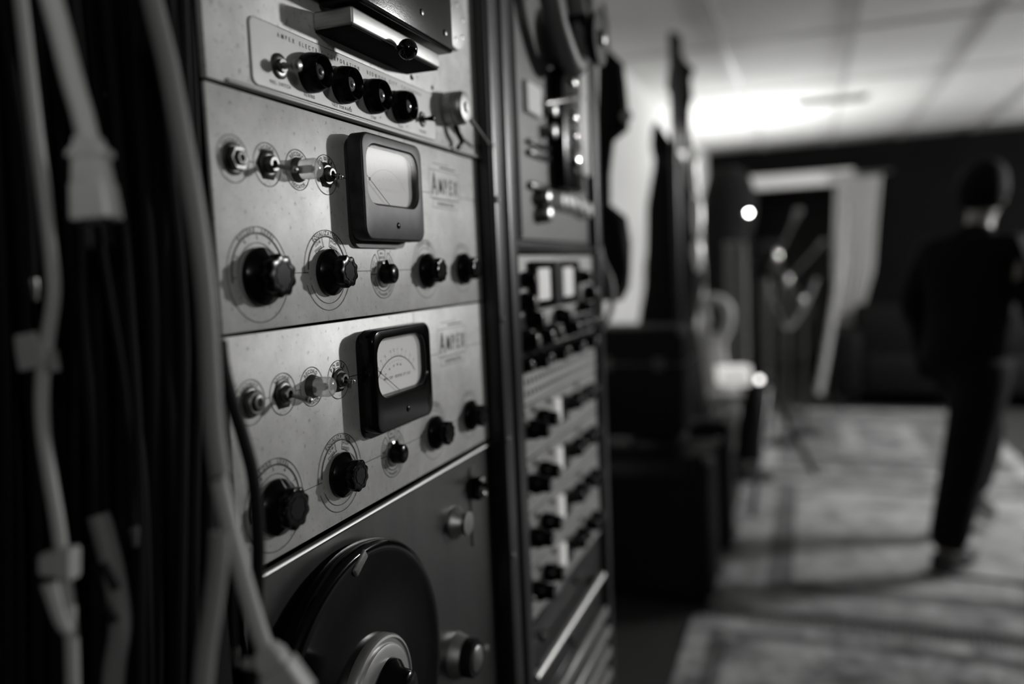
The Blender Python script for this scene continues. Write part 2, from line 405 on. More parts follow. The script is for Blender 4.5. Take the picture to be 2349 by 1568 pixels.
# ------------------------------------------------------------------ controls of the recorder panels
def knob(parent, x, z, rs, rc, dep, mk=True, ang=80, tall=1.0):
    bm = NB()
    lathe(bm, [(0.001, rs*.96), (0.002, rs), (0.0045, rs), (0.006, rs*.97), (0.0105, rs*.62), (0.0125, rs*.52), (0.0128, rc*.8)], (x, 0, z), n=40, lobes=0)
    k = obj('knob', bm, m_bake, parent, loc=(x, 0, z))
    bm = NB(); lathe(bm, [(dep*.54, rc*.78), (dep*.60, rc*.97), (dep*.66, rc), (dep*.94, rc), (dep*.985, rc*.95), (dep, rc*.84), (dep, rc*.66), (dep*.975, rc*.64), (dep*.975, rc*.56), (dep, rc*.54), (dep, 0.0005)], (x, 0, z), n=56, lobes=9, amp=0.13, lobe_from=0)
    obj('knob_cap', bm, m_bake, k)
    if mk:
        bm = NB(); a = radians(ang); pts = [(x+cos(a)*q*rs, -yy, z+sin(a)*q*rs) for q, yy in ((0.98, 0.0050), (0.66, 0.0106))]
        tube(bm, pts, 0.0006, 6, 1); obj('pointer_mark', bm, m_white, k)
    return k
def toggle(parent, x, z, L, dx, dz, rb=0.0105, ball=0.0028):
    bm = NB(); lathe(bm, [(0, rb), (0.0015, rb), (0.003, rb*.82), (0.003, rb*.66), (0.006, rb*.62), (0.0075, rb*.5), (0.0075, rb*.3), (0.004, rb*.28)], (x, 0, z), n=30)
    s = obj('toggle_switch', bm, mat('worn_nickel', 0.13, 0.4, 1.0), parent, loc=(x, 0, z))
    bm = NB(); lathe(bm, [(-.0003, rb*1.22), (.0006, rb*1.22), (.0012, rb*1.08)], (x, 0, z), n=6 if rb > .009 else 24); obj('hex_nut', bm, m_black, s)
    d = Vector((dx, -L, dz)); b0 = Vector((x, -0.003, z)); ln = d.length; ax = d.normalized()
    bm = NB(); lathe(bm, [(0, .0013), (ln*.2, .0013), (ln*.8, .0023), (ln*.9, .0027), (ln*.97, .0024), (ln, .0012)], b0, ax, 14); obj('lever', bm, mat('dark_nickel', 0.25, 0.25, 1.0), s)
    bm = NB(); lathe(bm, [(0, .0010), (.0004, .0022), (.0018, .0026), (.003, .0018), (.0036, .0004)], b0+ax*(ln*.93), ax, 14); obj('lever_tip', bm, m_screw, s)
def rings(parent, items, w=0.0004):
    bm = NB()
    for it in items:
        x, z, r = it[:3]; a0, a1 = (it[3], it[4]) if len(it) > 3 else (0, 360); ww = it[5] if len(it) > 5 else w
        annulus(bm, x, z, r, ww, INK, a0, a1, 96)
    return bm
def recorder(dz, label, upper):
    z0, z1 = Z(dz-0.1778+0.0008), Z(dz-0.0012)
    t = thing('recorder_panel', label, 'recorder panel', (0.2413, 0.0, z0), 'grey recorder panels with meters')
    # worn grey enamel front plate with folded edges
    obj('faceplate', box(NB(), 0.0, 0.4826, 0.0, 0.0032, z0, z1, 0.0008, 2), m_panel, t)
    obj('chassis', box(NB(), 0.012, 0.47, 0.0035, 0.2, z0+0.004, z1-0.004), m_blackr, t, False)
    zt, zb = Z(dz-0.0517), Z(dz-0.1355)
    XJ, XRS, XRI, XPW = 0.0235, 0.0631, 0.1021, 0.1428
    XRL, XEQ, XTS, XK5, XK6 = 0.0443, 0.1368, 0.2321, 0.3255, 0.4235
    zeq, zts, zk = Z(dz-0.1335), Z(dz-0.1384), Z(dz-0.1347)
    bm = NB()
    for x, r0, r1 in ((XPW, .0169, .0106), (XRI, .0163, .0100), (XRS, .0165, .0105), (XJ, .0170, .0108)):
        annulus(bm, x, zt, r0, .0006, INK); annulus(bm, x, zt, r1, .0005, INK)
    # equalization dial
    annulus(bm, XEQ, zeq, .0344, .0006, INK, -40, 182, 90); annulus(bm, XEQ, zeq, .0344, .0006, INK, 200, 330)
    annulus(bm, XEQ, zeq, .0290, .0013, INK, 2, 178); annulus(bm, XEQ, zeq, .0285, .0006, INK, 205, 335)
    for a0, a1 in ((14, 78), (100, 128)):
        annulus(bm, XEQ, zeq, .0205, .0005, INK, a0, a1)
    for a in (78, 103):
        c, s = cos(radians(a)), sin(radians(a)); line(bm, XEQ+.0205*c, zeq+.0205*s, XEQ+.029*c, zeq+.029*s, .0006, INK)
    # record level dial
    annulus(bm, XRL, zb, .0360, .0006, INK); annulus(bm, XRL, zb, .0312, .0014, INK, -10, 190); annulus(bm, XRL, zb, .0240, .0005, INK)
    # transfer switch dial
    annulus(bm, XTS, zts, .0236, .0006, INK, 185, 355); annulus(bm, XTS, zts, .0165, .0009, INK, 190, 350)
    for a0, a1 in ((125, 180), (74, 112), (5, 62)):
        annulus(bm, XTS, zts, .0236, .0006, INK, a0, a1); annulus(bm, XTS, zts, .0125, .0005, INK, a0, a1)
        for a in (a0, a1):
            c, s = cos(radians(a)), sin(radians(a)); line(bm, XTS+.0125*c, zts+.0125*s, XTS+.0236*c, zts+.0236*s, .0006, INK)
    annulus(bm, XK5, zk, .0272, .0006, INK, -20, 200); annulus(bm, XK5, zk, .0313, .0005, INK); annulus(bm, XK5, zk, .0225, .0005, INK)
    annulus(bm, XK6, zk, .0240, .0005, INK, -10, 190); annulus(bm, XK6, zk, .0285, .0005, INK)
    # ruled lines joining the controls
    for a, b in ((XJ+.017, XRS-.0165), (XRS+.0165, XRI-.0163), (XRI+.0163, XPW-.0169), (XPW+.0105, .175), (.290, .346), (.424, .478)): line(bm, a, zt, b, zt, .0006, INK)
    for a, b in ((XRL+.0315, XEQ-.029), (XEQ+.020, XTS-.0236), (XTS+.012, XK5-.0272), (XK5+.02, XK6-.024)): line(bm, a, zb+.0005, b, zb+.0005, .0006, INK)
    line(bm, .2905, Z(dz-.002), .2905, zt, .0005, INK)
    tag(obj('printed_lines', bm, m_ink, t, False), kind='stuff')
    bm = NB()
    arctext(bm, 'POWER', XPW, zt, .0117, 92, INK, .0056)
    arctext(bm, 'RECORD', XRI, zt, .0112, 92, INK, .0047, gap=.12)
    arctext(bm, 'INDICATOR', XRI, zt, .0150, 270, INK, .0045, bottom=True, sx=.75, gap=.12)
    arctext(bm, 'RECORD', XRS, zt, .0116, 92, INK, .0045, gap=.15)
    arctext(bm, 'PHONES', XJ, zt, .0118, 95, INK, .0048)
    arctext(bm, 'EQUALIZATION', XEQ, zeq, .0300, 92, INK, .0052, sx=.85, gap=.16)
    for st, x, z, a in (('LOW', -.0120, .0218, .42), ('SPEED', -.0118, .0166, .42), ('HIGH', .0108, .0228, -.35), ('SPEED', .0105, .0178, -.35)):
        text(bm, st, XEQ+x, zeq+z, INK, .0040, .8, .2, a)
    arctext(bm, 'RECORD  LEVEL', XRL, zb, .0322, 92, INK, .0046, gap=.3)
    for k in range(9):
        a = 215-k*31.3; put(bm, str(k+1), XRL+.0268*cos(radians(a)), zb+.0268*sin(radians(a)), INK, .0042, radians(a-90), .9)
    arctext(bm, 'INPUT TRANSFER SWITCH', XTS, zts, .0215, 268, INK, .0038, sx=.85, gap=.2, bottom=True)
    text(bm, 'BAL.', XTS-.0005, zts+.0188, INK, .0034, .8, .15, .03); text(bm, 'BRIDGE', XTS-.0005, zts+.0148, INK, .0034, .75, .12, .03)
    text(bm, 'MICRO-', XTS-.0170, zts+.0085, INK, .0033, .8, .15, 1.1); text(bm, 'PHONE', XTS-.0135, zts+.0065, INK, .0033, .8, .12, 1.1)
    text(bm, 'UNBAL.', XTS+.0150, zts+.0110, INK, .0030, .8, .12, -.95); text(bm, 'BRIDGE', XTS+.0115, zts+.0090, INK, .0030, .8, .1, -.95)
    arctext(bm, 'PLAYBACK LEVEL', XK5, zk, .0282, 92, INK, .0034, gap=.2)
    for k in range(8):
        a = 205-k*33; put(bm, str(k+1), XK5+.0240*cos(radians(a)), zk+.0240*sin(radians(a)), INK, .0030, radians(a-90), .9)
    arctext(bm, 'OUTPUT', XK6, zk, .0252, 92, INK, .0036, gap=.3)
    tag(obj('lettering', bm, m_ink, t, False), kind='stuff')
    # maker's plate lettering at the right of the meter
    bm = NB(); lx0, lx1, lz0, lz1 = .3455, .4240, Z(dz-.0565), Z(dz-.0255)
    for a in (0, 1):
        zz0, zz1, xx0, xx1 = (lz0, lz1, lx0, lx1) if a == 0 else (lz0-.0105, lz0-.0008, lx0+.006, lx1-.006)
        for q in ((xx0, zz0, xx1, zz0), (xx1, zz0, xx1, zz1), (xx1, zz1, xx0, zz1), (xx0, zz1, xx0, zz0)): line(bm, *q, .0006, INK)
    line(bm, lx0+.028, lz1+.004, lx1-.010, lz1+.004, .0016, INK); line(bm, lx0+.01, lz1+.0075, lx1-.028, lz1+.0075, .0006, INK)
    put(bm, 'A', lx0+.012, lz0+.004, INK, .034, 0, .62)
    for i, ch in enumerate('MPEX'): put(bm, ch, lx0+.0285+i*.0133, lz0+.006, INK, .0245, 0, .60)
    text(bm, 'CORPORATION', (lx0+lx1)/2, lz0-.0080, INK, .0062, .9, .15)
    tag(obj('maker_lettering', bm, m_inkg, t, False), kind='stuff')
    # headphone jack
    bm = NB(); lathe(bm, [(0, .0118), (.0012, .0118), (.0025, .0100), (.0025, .0088)], (XJ, 0, zt), n=30)
    lathe(bm, [(.0008, .0094), (.0062, .0094), (.0070, .0086), (.0070, .0062), (.0086, .0060), (.0090, .0054), (.0090, .0034), (.001, .0032)], (XJ, 0, zt), n=6 if upper else 24)
    j = obj('headphone_jack', bm, mat('worn_nickel', 0.13, 0.4, 1.0), t, loc=(XJ, 0, zt)); bm = NB(); lathe(bm, [(.0080, .0033), (.0087, .0033)], (XJ, 0, zt), n=16); obj('socket_hole', bm, m_hole, j)
    toggle(t, XRS, zt, .0195, .003, -.005); toggle(t, XPW, zt, .0085, .004, -.002, .0098)
    # clear jewelled indicator lamp
    bm = NB(); lathe(bm, [(0, .0100), (.0015, .0100), (.004, .0092), (.0062, .0086), (.0062, .0070)], (XRI, 0, zt), n=30)
    il = obj('indicator_lamp', bm, mat('worn_nickel', 0.13, 0.4, 1.0), t, loc=(XRI, 0, zt))
    bm = NB(); lathe(bm, [(.0063, .0080), (.0075, .0084), (.017, .0084), (.0195, .0076), (.0212, .0050), (.0217, .0010)], (XRI, 0, zt), n=32, lobes=12, amp=.05); obj('clear_lens', bm, m_jewel, il)
    bm = NB(); lathe(bm, [(.0062, .0032), (.0130, .0032), (.0150, .0022), (.0158, .0005)], (XRI, 0, zt), n=16); obj('bulb', bm, mat('smoky_bulb', 0.08, 0.2), il)
    # knobs
    dp = .0222 if upper else .0208
    knob(t, XRL, zb-.0015, .0222, .0168, dp, True, 86); knob(t, XEQ, zeq-.0018, .0202, .0142, dp, True, 84 if upper else 66)
    knob(t, XK5, zk-.0020, .0188, .0132, .0205, not upper, 70); knob(t, XK6, zk-.0010, .0188, .0132, .0205, not upper, 75)
    bm = NB(); lathe(bm, [(0, .0132), (.0012, .0132), (.0022, .0118), (.0022, .0060)], (XTS, 0, zts), n=36)
    sk = obj('selector_switch', bm, m_nickel, t, loc=(XTS, 0, zts))
    bm = NB(); lathe(bm, [(.0020, .0100), (.0085, .0098), (.0120, .0094), (.0132, .0080), (.0134, .0010)], (XTS, 0, zts), n=24)
    tube(bm, [(XTS, -.006, zts), (XTS-.0015, -.0055, zts+.0135)], [.0042, .0014], 8, 1); obj('pointer_knob', bm, m_bake, sk)
    # level meter: bakelite case, deep bezel, dial card, needle, glass
    mx0, mx1, mz1, mz0, md = .1700, .2872, Z(dz-.0115), Z(dz-.1075), .0206
    bm = NB(); o = lambda g, r: rrect(mx0+g, mx1-g, mz0+g, mz1-g, r, 6)
    wx0, wx1, wz0, wz1 = mx0+.0065, mx1-.0085, mz0+.0315, mz1-.0085
    wo = rrect(wx0, wx1, wz0, wz1, .017, 6); wi = rrect(wx0+.0022, wx1-.0022, wz0+.0022, wz1-.0022, .0155, 6)
    loft(bm, [(rrect(mx0+.004, mx1-.012, mz0-.006, mz1-.003, .012), 0.0), (rrect(mx0+.004, mx1-.012, mz0-.006, mz1-.003, .012), -.0045)], True, True)
    loft(bm, [(o(0.002, .010), -.0045), (o(0, .012), -.0060), (o(0, .012), -md+.0016), (o(.0008, .0116), -md+.0004), (o(.002, .0108), -md), (wo, -md), (wi, -md+.003), (wi, -md+.0075)], True, True)
    mc = obj('level_meter', bm, m_worn if upper else m_bakem, t, loc=(mx0, 0, mz0))
    yd = -md+.0074; bm = NB(); fo = rrect(wx0+.0024, wx1-.0024, wz0+.0024, wz1-.0024, .0152, 6)
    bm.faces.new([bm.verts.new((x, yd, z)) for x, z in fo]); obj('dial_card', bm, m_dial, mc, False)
    bm = NB(); yi = yd-.0003; px, pz = (wx0+wx1)/2-.003, wz0-.012; R = .0475
    annulus(bm, px, pz, R, .0008, yi, 38, 142, 120)
    for st, a in (('20', 141), ('10', 132), ('7', 122), ('5', 113), ('3', 101), ('2', 94), ('1', 86), ('0', 77), ('1', 68), ('2', 58), ('3', 48)):
        c, s = cos(radians(a)), sin(radians(a)); line(bm, px+R*c, pz+R*s, px+(R+.0036)*c, pz+(R+.0036)*s, .0003, yi)
        put(bm, st[0], px+(R+.0052)*c-(.0012 if len(st) > 1 else 0), pz+(R+.0052)*s, yi, .0042, radians(a-90), .75)
        if len(st) > 1: put(bm, st[1], px+(R+.0052)*c+.0012, pz+(R+.0052)*s, yi, .0042, radians(a-90), .75)
        if a > 77 and a < 140: line(bm, px+(R+.0068)*c-.0032, pz+(R+.0068)*s, px+(R+.0068)*c-.0020, pz+(R+.0068)*s, .0003, yi)
    for a in (128, 125, 118, 108, 97.5, 90, 82, 80):
        c, s = cos(radians(a)), sin(radians(a)); line(bm, px+R*c, pz+R*s, px+(R+.002)*c, pz+(R+.002)*s, .00025, yi)
    for k in range(11):
        a = 136-k*5.8; annulus(bm, px+(R-.0038)*cos(radians(a)), pz+(R-.0038)*sin(radians(a)), .0002, .0004, yi, n=8)
    for st, a in (('20', 124), ('40', 111), ('60', 98), ('80', 87), ('100', 78)): text(bm, st, px+(R-.0092)*cos(radians(a)), pz+(R-.0092)*sin(radians(a)), yi, .0032, .75, .1, radians(a-90))
    text(bm, 'AMPEX CORP · REDWOOD CITY CALIF.', px+.001, wz0+.0150, yi, .0038, .62, .12)
    tag(obj('dial_scale', bm, m_ink if not upper else mat('glare_pale_ink', 0.72, 0.6, emit=0.13), mc, False), kind='stuff')  # upper print made pale and emissive to imitate glare on the glass
    bm = NB(); nx, nz = px, wz0+.0026; tx, tz = wx0+.0042, pz+.0415
    yn = -md+.0050; a = Vector((nx, yn, nz)); b = Vector((tx, yn, tz)); b = a+(b-a)*1.0
    tube(bm, [a, b], .00028, 6, 1); q = a+(b-a)*.80; lathe(bm, [(0, .0016), (.0004, .0016)], q, n=10)
    obj('needle', bm, m_ink, mc)
    bm = NB(); yg = -md+.0022; fo = rrect(wx0+.0018, wx1-.0018, wz0+.0018, wz1-.0018, .0156, 6)
    loft(bm, [(fo, yg), (fo, yg-.0012)]); obj('glass', bm, m_glassy, mc, False)
    bm = NB(); sx, sz = px+.006, mz0+.0145; lathe(bm, [(-.0002, .0030), (.0005, .0030), (.0010, .0022)], (sx, -md, sz), n=20); obj('zero_screw', bm, m_bake, mc)
    return t
recorder(0.0, 'upper grey recorder panel whose worn black meter reflects white glare', True)
recorder(-0.1778, 'lower grey recorder panel whose glossy black meter shows a readable printed scale', False)
# ------------------------------------------------------------------ tape transport at the top
t = thing('tape_transport', 'pale grey tape deck plate at top with four round black push buttons', 'tape deck', (0.2413, 0.0, Z(0.0008)))
obj('faceplate', box(NB(), 0.0, 0.4870, -0.0022, 0.0032, Z(0.0008), Z(0.40), 0.0008, 2), m_panel, t)
obj('bottom_lip', box(NB(), 0.02, 0.487, -0.0045, -0.0022, Z(0.0012), Z(0.0042), 0.0008, 2), m_plate, t)
bm = NB(); loft(bm, [(rrect(.0485, .3615, Z(.0058), Z(.0560), .006), -.0022), (rrect(.0485, .3615, Z(.0058), Z(.0560), .006), -.0034)])
obj('name_plate', bm, m_plate, t, False)
yk = -.0037; bm = NB()
oo = rrect(.0488, .3612, Z(.0061), Z(.0557), .0058)
for a, b in zip(oo, oo[1:]+oo[:1]):
    if (a[0]-b[0])**2+(a[1]-b[1])**2 > 1e-10: line(bm, a[0], a[1], b[0], b[1], .0004, yk)
for st, x, z, s in (('AMPEX ELECTRIC CORPORATION · REDWOOD CITY, CALIFORNIA', .205, .0480, .0050),):
    text(bm, st, x, Z(z), yk, s, .8, .52)
for st, x, z in (('REEL SWITCH', .0816, .0105), ('REWIND', .1205, .0088), ('FAST FORWARD', .170, .0080), ('STOP', .2245, .0078), ('PLAY', .279, .0078), ('RECORD', .3288, .0100)): text(bm, st, x, Z(z), yk, .0040, .8, .2)
for x in (.170, .2245, .279): line(bm, x-.014, Z(.0125), x-.0125, Z(.0105), .0006, yk); line(bm, x+.014, Z(.0125), x+.0125, Z(.0105), .0006, yk)
tag(obj('lettering', bm, m_inkg, t, False), kind='stuff')
for x, z, dot in ((.1215, .0285, .3), (.1700, .0282, 1), (.2225, .0282, .8), (.2765, .0278, 1)):
    zz = Z(z); bm = NB()
    lathe(bm, [(.0034, .0158), (.0045, .0162), (.0085, .0162), (.0150, .0150), (.0188, .0134), (.0192, .0126), (.0186, .0118), (.0120, .0102), (.0118, .0060)], (x, 0, zz), n=40)
    b = obj('push_button', bm, m_bake, t, loc=(x, 0, zz))
    bm = NB(); lathe(bm, [(.0118, .0062), (.0140, .0062), (.0150, .0050), (.0152, .0008)], (x, 0, zz), n=24); obj('button_cap', bm, mat('button_cap%.1f' % dot, .02+.1*dot, .3), b)
    bm = NB(); lathe(bm, [(.0150, .0030), (.0160, .0030), (.0166, .0018), (.0168, .0003)], (x+.0006, 0, zz), n=18); obj('centre_screw', bm, m_screw if dot > .5 else m_steel, b)
def toggle2(x, z, L, dx, dz, rb):
    toggle(t, x, z, L, dx, dz, rb)
bm = NB(); lathe(bm, [(.003, .0098), (.0045, .0098), (.0055, .0085), (.0055, .0055), (.0080, .0050)], (.0816, 0, Z(.0255)), n=30); s = obj('toggle_switch', bm, m_steel, t, loc=(.0816, 0, Z(.0255)))
bm = NB(); lathe(bm, [(0, .0030), (.003, .0024), (.007, .0022), (.009, .0042), (.0115, .0050), (.014, .0042), (.0155, .001)], (.0816, -.007, Z(.0255)), Vector((.25, -1, -.05)), 18); obj('lever', bm, m_nickel, s)
bm = NB(); lathe(bm, [(.003, .0080), (.0042, .0080), (.0052, .0070), (.0052, .0042), (.0072, .0040)], (.3288, 0, Z(.0245)), n=30); s = obj('toggle_switch', bm, m_black, t, loc=(.3288, 0, Z(.0245)))
bm = NB(); lathe(bm, [(0, .0016), (.004, .0018), (.010, .0030), (.012, .0030), (.0128, .0012)], (.3288, -.005, Z(.0245)), Vector((.15, -1, 0)), 16); obj('lever', bm, m_bake, s)
for px, py, r in ((992, 201, .0016), (944, 177, .0018), (947, 180, .001)):
    p = P(px, py, -.0024); bm = NB(); lathe(bm, [(0, r*1.6), (.0003, r*1.6)], (p.x, -.0022, p.z), n=14); obj('screw_hole', bm, m_hole, t)
# silver gate tray with a black ball knob
bm = NB()
box(bm, .134, .3015, -.040, -.0022, Z(.0665), Z(.0815), .0022, 3); g = obj('gate_tray', bm, m_alu, t)
bm = NB(); box(bm, .136, .300, -.038, -.0025, Z(.0650), Z(.0664), .0004, 1); obj('tray_underside', bm, m_blackr, g)
p = P(935, 113, -.050); bm = NB(); lathe(bm, [(-.010, .0022), (-.0085, .0030)]+[(.0092*-cos(a*pi/12), max(.0002, .0092*sin(a*pi/12))) for a in range(1, 12)], p, (0.1, -1, -.25), 24); obj('ball_knob', bm, mat('glossy_black_ball', .003, .06, spec=.4), g)
# black head housing above the tray
bm = NB(); box(bm, .142, .327, -.045, -.0022, Z(.0865), Z(.21), .004, 3); h = obj('head_housing', bm, mat('chipped_black_paint', .004, .16, 0, .7, 40, .06, 900, spec=.3), t)
for px, py in ((968, 28), (1022, 75)):
    p = P(px, py, -.0452); bm = NB(); lathe(bm, [(-.0004, .0032), (.0010, .0030), (.0014, .0018)], (p.x, -.045, p.z), n=18); obj('housing_screw', bm, m_steel, h)
obj('housing_flange', box(NB(), .10, .146, -.020, -.0022, Z(.095), Z(.30), .003, 2), m_blackr, h)
# silver disc with screw holes
cx, cz = .4035, Z(.1440); bm = NB(); lathe(bm, [(.002, .0300), (.0030, .0312), (.0130, .0312), (.0150, .0305), (.0155, .029), (.0157, .001)], (cx, 0, cz), n=60); d = obj('capstan_disc', bm, mat('matt_aluminium', .5, .5, .4, .05, 40), t, loc=(cx, 0, cz))
for k in range(6):
    a = radians(20+60*k); bm = NB(); lathe(bm, [(0, .0024), (.0008, .0024), (.0010, .0012)], (cx+.0205*cos(a), -.0156, cz+.0205*sin(a)), n=14); obj('disc_screw', bm, m_screw, d)
# idler roller with its arm and a dark curved piece
cx, cz = .3930, Z(.0455); bm = NB(); lathe(bm, [(.002, .0150), (.006, .0188), (.015, .0188), (.0152, .0176), (.0162, .0176), (.0164, .0188), (.0240, .0184), (.0262, .0165)], (cx, 0, cz), n=44); r = obj('idler_roller', bm, m_alu, t, loc=(cx, 0, cz))
bm = NB(); lathe(bm, [(.0262, .0162), (.0275, .0160), (.0280, .0145), (.0280, .0060), (.0300, .0055), (.0302, .001)], (cx, 0, cz), n=40); obj('roller_cap', bm, mat('dull_cap', .3, .45, .8), r)
bm = NB(); tube(bm, [(cx+.004, -.024, cz-.004), P(1098, 300, -.022), P(1122, 333, -.018)], [.0030, .0022], 10, 4); lathe(bm, [(0, .0045), (.004, .0045)], P(1124, 334, -.016), (1, 0, 0), 14); obj('idler_arm', bm, m_steel, r)
bm = NB(); tube(bm, [(cx+.002, -.010, cz-.010), (cx+.012, -.012, cz-.026), (cx+.022, -.011, cz-.034), (cx+.014, -.009, cz-.042)], [.0040, .0028], 10, 5); obj('dark_curved_piece', bm, m_black, r)
# ------------------------------------------------------------------ lower tape machine
t = thing('lower_tape_machine', 'dark steel tape machine at bottom with a big black turntable disc', 'tape machine', (0.2413, 0, Z(-.90)))
zt = Z(-.3560)
bm = NB(); yz = [(0.003, zt-.0095), (-.0002, zt-.0090), (-.0010, zt-.0082), (-.0016, zt-.0068), (-.0010, zt-.0052), (-.0002, zt-.0044), (.003, zt-.0040)]
ys = [(.003, Z(-.93)), (-.0, Z(-.93)), (0, zt-.0095)]
obj('faceplate', box(NB(), 0, .4826, 0.0, .0032, Z(-.93), zt-.0068, .0006, 1), m_steel, t)
a = [[bm.verts.new((x, y, z)) for y, z in yz] for x in (0.0, .4826)]
for j in range(len(yz)): bm.faces.new((a[0][j], a[0][(j+1) % len(yz)], a[1][(j+1) % len(yz)], a[1][j]))
bm.faces.new(a[0]); bm.faces.new(a[1][::-1]); obj('rolled_edge', bm, mat('rolled_steel', .34, .5, 1.0), t)
dc = (.1335, 0, Z(-.5165)); R = .1412
bm = NB(); lathe(bm, [(.003, R*.93), (.0035, R*.985), (.008, R), (.0155, R), (.0205, R*.985), (.0222, R*.965), (.0226, R*.92), (.0215, R*.90), (.0208, R*.5), (.0212, .062)], dc, n=96)
dk = obj('turntable_disc', bm, mat('glossy_black_disc', .002, .12, spec=.2), t, loc=dc)
a = radians(111); q = Vector((dc[0]+cos(a)*R*.80, -.0222, dc[2]+sin(a)*R*.80)); bm = NB(); box(bm, -.0120, .0120, -.0010, .0030, -.0052, .0052, .0024, 3)
xform(bm, Matrix.Translation(P(828, 1291, -.0232))@Matrix.Rotation(-.55, 4, 'Y')); obj('disc_notch', bm, mat('scuffed_metal_tab', .14, .6, .4, .4, 300), dk)
bm = NB(); lathe(bm, [(.0205, .056), (.0275, .056), (.0300, .0545), (.0305, .0525), (.0290, .0510), (.0290, .0480), (.0310, .0470), (.0320, .0440), (.0318, .0300), (.0318, .001)], (dc[0]+.004, 0, dc[2]), n=72); hb = obj('hub', bm, mat('hub_aluminium', .5, .36, .8, .06, 60), dk)
bm = NB(); lathe(bm, [(.0318, .036), (.038, .035), (.043, .029), (.054, .027), (.056, .024), (.056, .0095)], (dc[0]+.004, 0, dc[2]), n=48, lobes=3, amp=.28, lobe_from=0); obj('lock_knob', bm, m_bake, dk)
bm = NB(); lathe(bm, [(.056, .0092), (.059, .0090), (.0600, .0075), (.0602, .001)], (dc[0]+.004, 0, dc[2]), n=30); obj('spindle_cap', bm, m_nickel, dk)
cx, cz = .3680, Z(-.4300); bm = NB(); lathe(bm, [(0, .0195), (.003, .0190), (.009, .0130), (.014, .0115), (.0145, .009)], (cx, 0, cz), n=40); g = obj('tape_guide', bm, m_alu, t, loc=(cx, 0, cz))
bm = NB(); lathe(bm, [(.0146, .0138), (.0165, .0142), (.0180, .0138), (.0184, .0110), (.0184, .001)], (cx, 0, cz), n=40); obj('guide_cap', bm, m_nickel, g)
cx, cz = .425, Z(-.4020); bm = NB(); loft(bm, [(rrect(cx-.011, cx+.014, cz-.075, cz+.024, .006), 0), (rrect(cx-.011, cx+.014, cz-.075, cz+.024, .006), -.0016)]); g = obj('switch_plate', bm, m_steel, t, loc=(cx, 0, cz))
bm = NB(); box(bm, cx-.008, cx+.010, -.012, -.0016, cz-.016, cz+.013, .002, 2); tube(bm, [(cx-.004, -.010, cz+.006), (cx-.012, -.022, cz+.005)], .0032, 10, 1); obj('switch_lever', bm, m_bake, g)
bm = NB(); lathe(bm, [(0, .0032), (.001, .0045), (.004, .0032), (.0048, .001)], (cx-.003, -.012, cz+.009), n=14); lathe(bm, [(0, .0032), (.001, .0040), (.003, .003)], (cx+.006, -.012, cz-.010), n=14); obj('switch_screw', bm, m_screw, g)
cx, cz = .3540, Z(-.5850); bm = NB(); lathe(bm, [(0, .0270), (.004, .0260), (.010, .0235), (.013, .0225)], (cx, 0, cz), n=44); c = obj('capstan', bm, m_alu, t, loc=(cx, 0, cz))
bm = NB(); lathe(bm, [(.013, .0220), (.024, .0220), (.0262, .0205), (.0262, .0155)], (cx, 0, cz), n=44); obj('rubber_tyre', bm, m_blackr, c)
bm = NB(); lathe(bm, [(.0255, .0152), (.0275, .0148), (.0290, .0120), (.0295, .001)], (cx, 0, cz), n=36); obj('capstan_cap', bm, m_nickel, c)
cx, cz = .4080, Z(-.6000); bm = NB(); lathe(bm, [(0, .0055), (.002, .0055), (.003, .0030), (.013, .0030), (.0132, .0045), (.0165, .0045), (.0172, .003)], (cx, 0, cz), n=20); obj('guide_pin', bm, m_chrome, t, loc=(cx, 0, cz))
# ------------------------------------------------------------------ second rack: modules (further away, out of focus)
X0, X1 = 0.577, 1.043
m_mod = mat('module_grey', 0.36, 0.45, 0.3, 0.12, 20)
def module(name, label, cat, z0, z1, m, group=None, dpt=0.2):
    t = thing(name, label, cat, ((X0+X1)/2, 0, Z(z0)), group)
    obj('faceplate', box(NB(), X0, X1, 0, .003, Z(z0)+.0008, Z(z1)-.0008, .0008, 1), m, t)
    obj('chassis', box(NB(), X0+.01, X1-.01, .0032, dpt, Z(z0)+.003, Z(z1)-.003), m_blackr, t, False)
    return t
def sknob(parent, x, z, r, d, m=None, cap=True, name='knob'):
    bm = NB(); lathe(bm, [(.0005, r*.97), (.002, r), (d*.45, r*.96), (d*.55, r*.78), (d*.95, r*.72), (d, r*.6)], (x, 0, z), n=20, lobes=0)
    k = obj(name, bm, m or m_bake, parent, loc=(x, 0, z))
    if cap:
        bm = NB(); lathe(bm, [(d, r*.5), (d+.0008, r*.48), (d+.001, r*.1)], (x, 0, z), n=16); obj('knob_cap', bm, m_steel, k)
    return k
# upper tape machine of rack two
t = thing('tape_machine', 'blurred tape machine in the second rack with head stack and bright guides', 'tape machine', (.81, 0, Z(-.10)))
TM = t
obj('deck_plate', box(NB(), .585, X1, .004, .008, Z(-.095), Z(.42), .001, 1), mat('deck_grey', 0.10, .4, .3, .15, 12), t)
obj('chassis', box(NB(), .60, X1-.01, .0085, .30, Z(-.09), Z(.40)), m_blackr, t, False)
obj('bright_plate', box(NB(), .686, .756, -.003, .0038, Z(.093), Z(.140), .002, 1), mat('gloss_white', .9, .35), t)
obj('side_plate', box(NB(), .985, 1.042, -.004, .0038, Z(.030), Z(.235), .003, 3), mat('gloss_white', .9, .35), t)
hs = obj('head_stack', box(NB(), .815, .930, -.020, .0038, Z(-.010), Z(.185), .006, 2), m_bake, t)
for z in (.1690, .1110, .0800): 
    bm = NB(); lathe(bm, [(0, .012), (.004, .012), (.007, .009), (.008, .002)], (.868, -.020, Z(z)), n=20); obj('head_button', bm, m_chrome, hs)
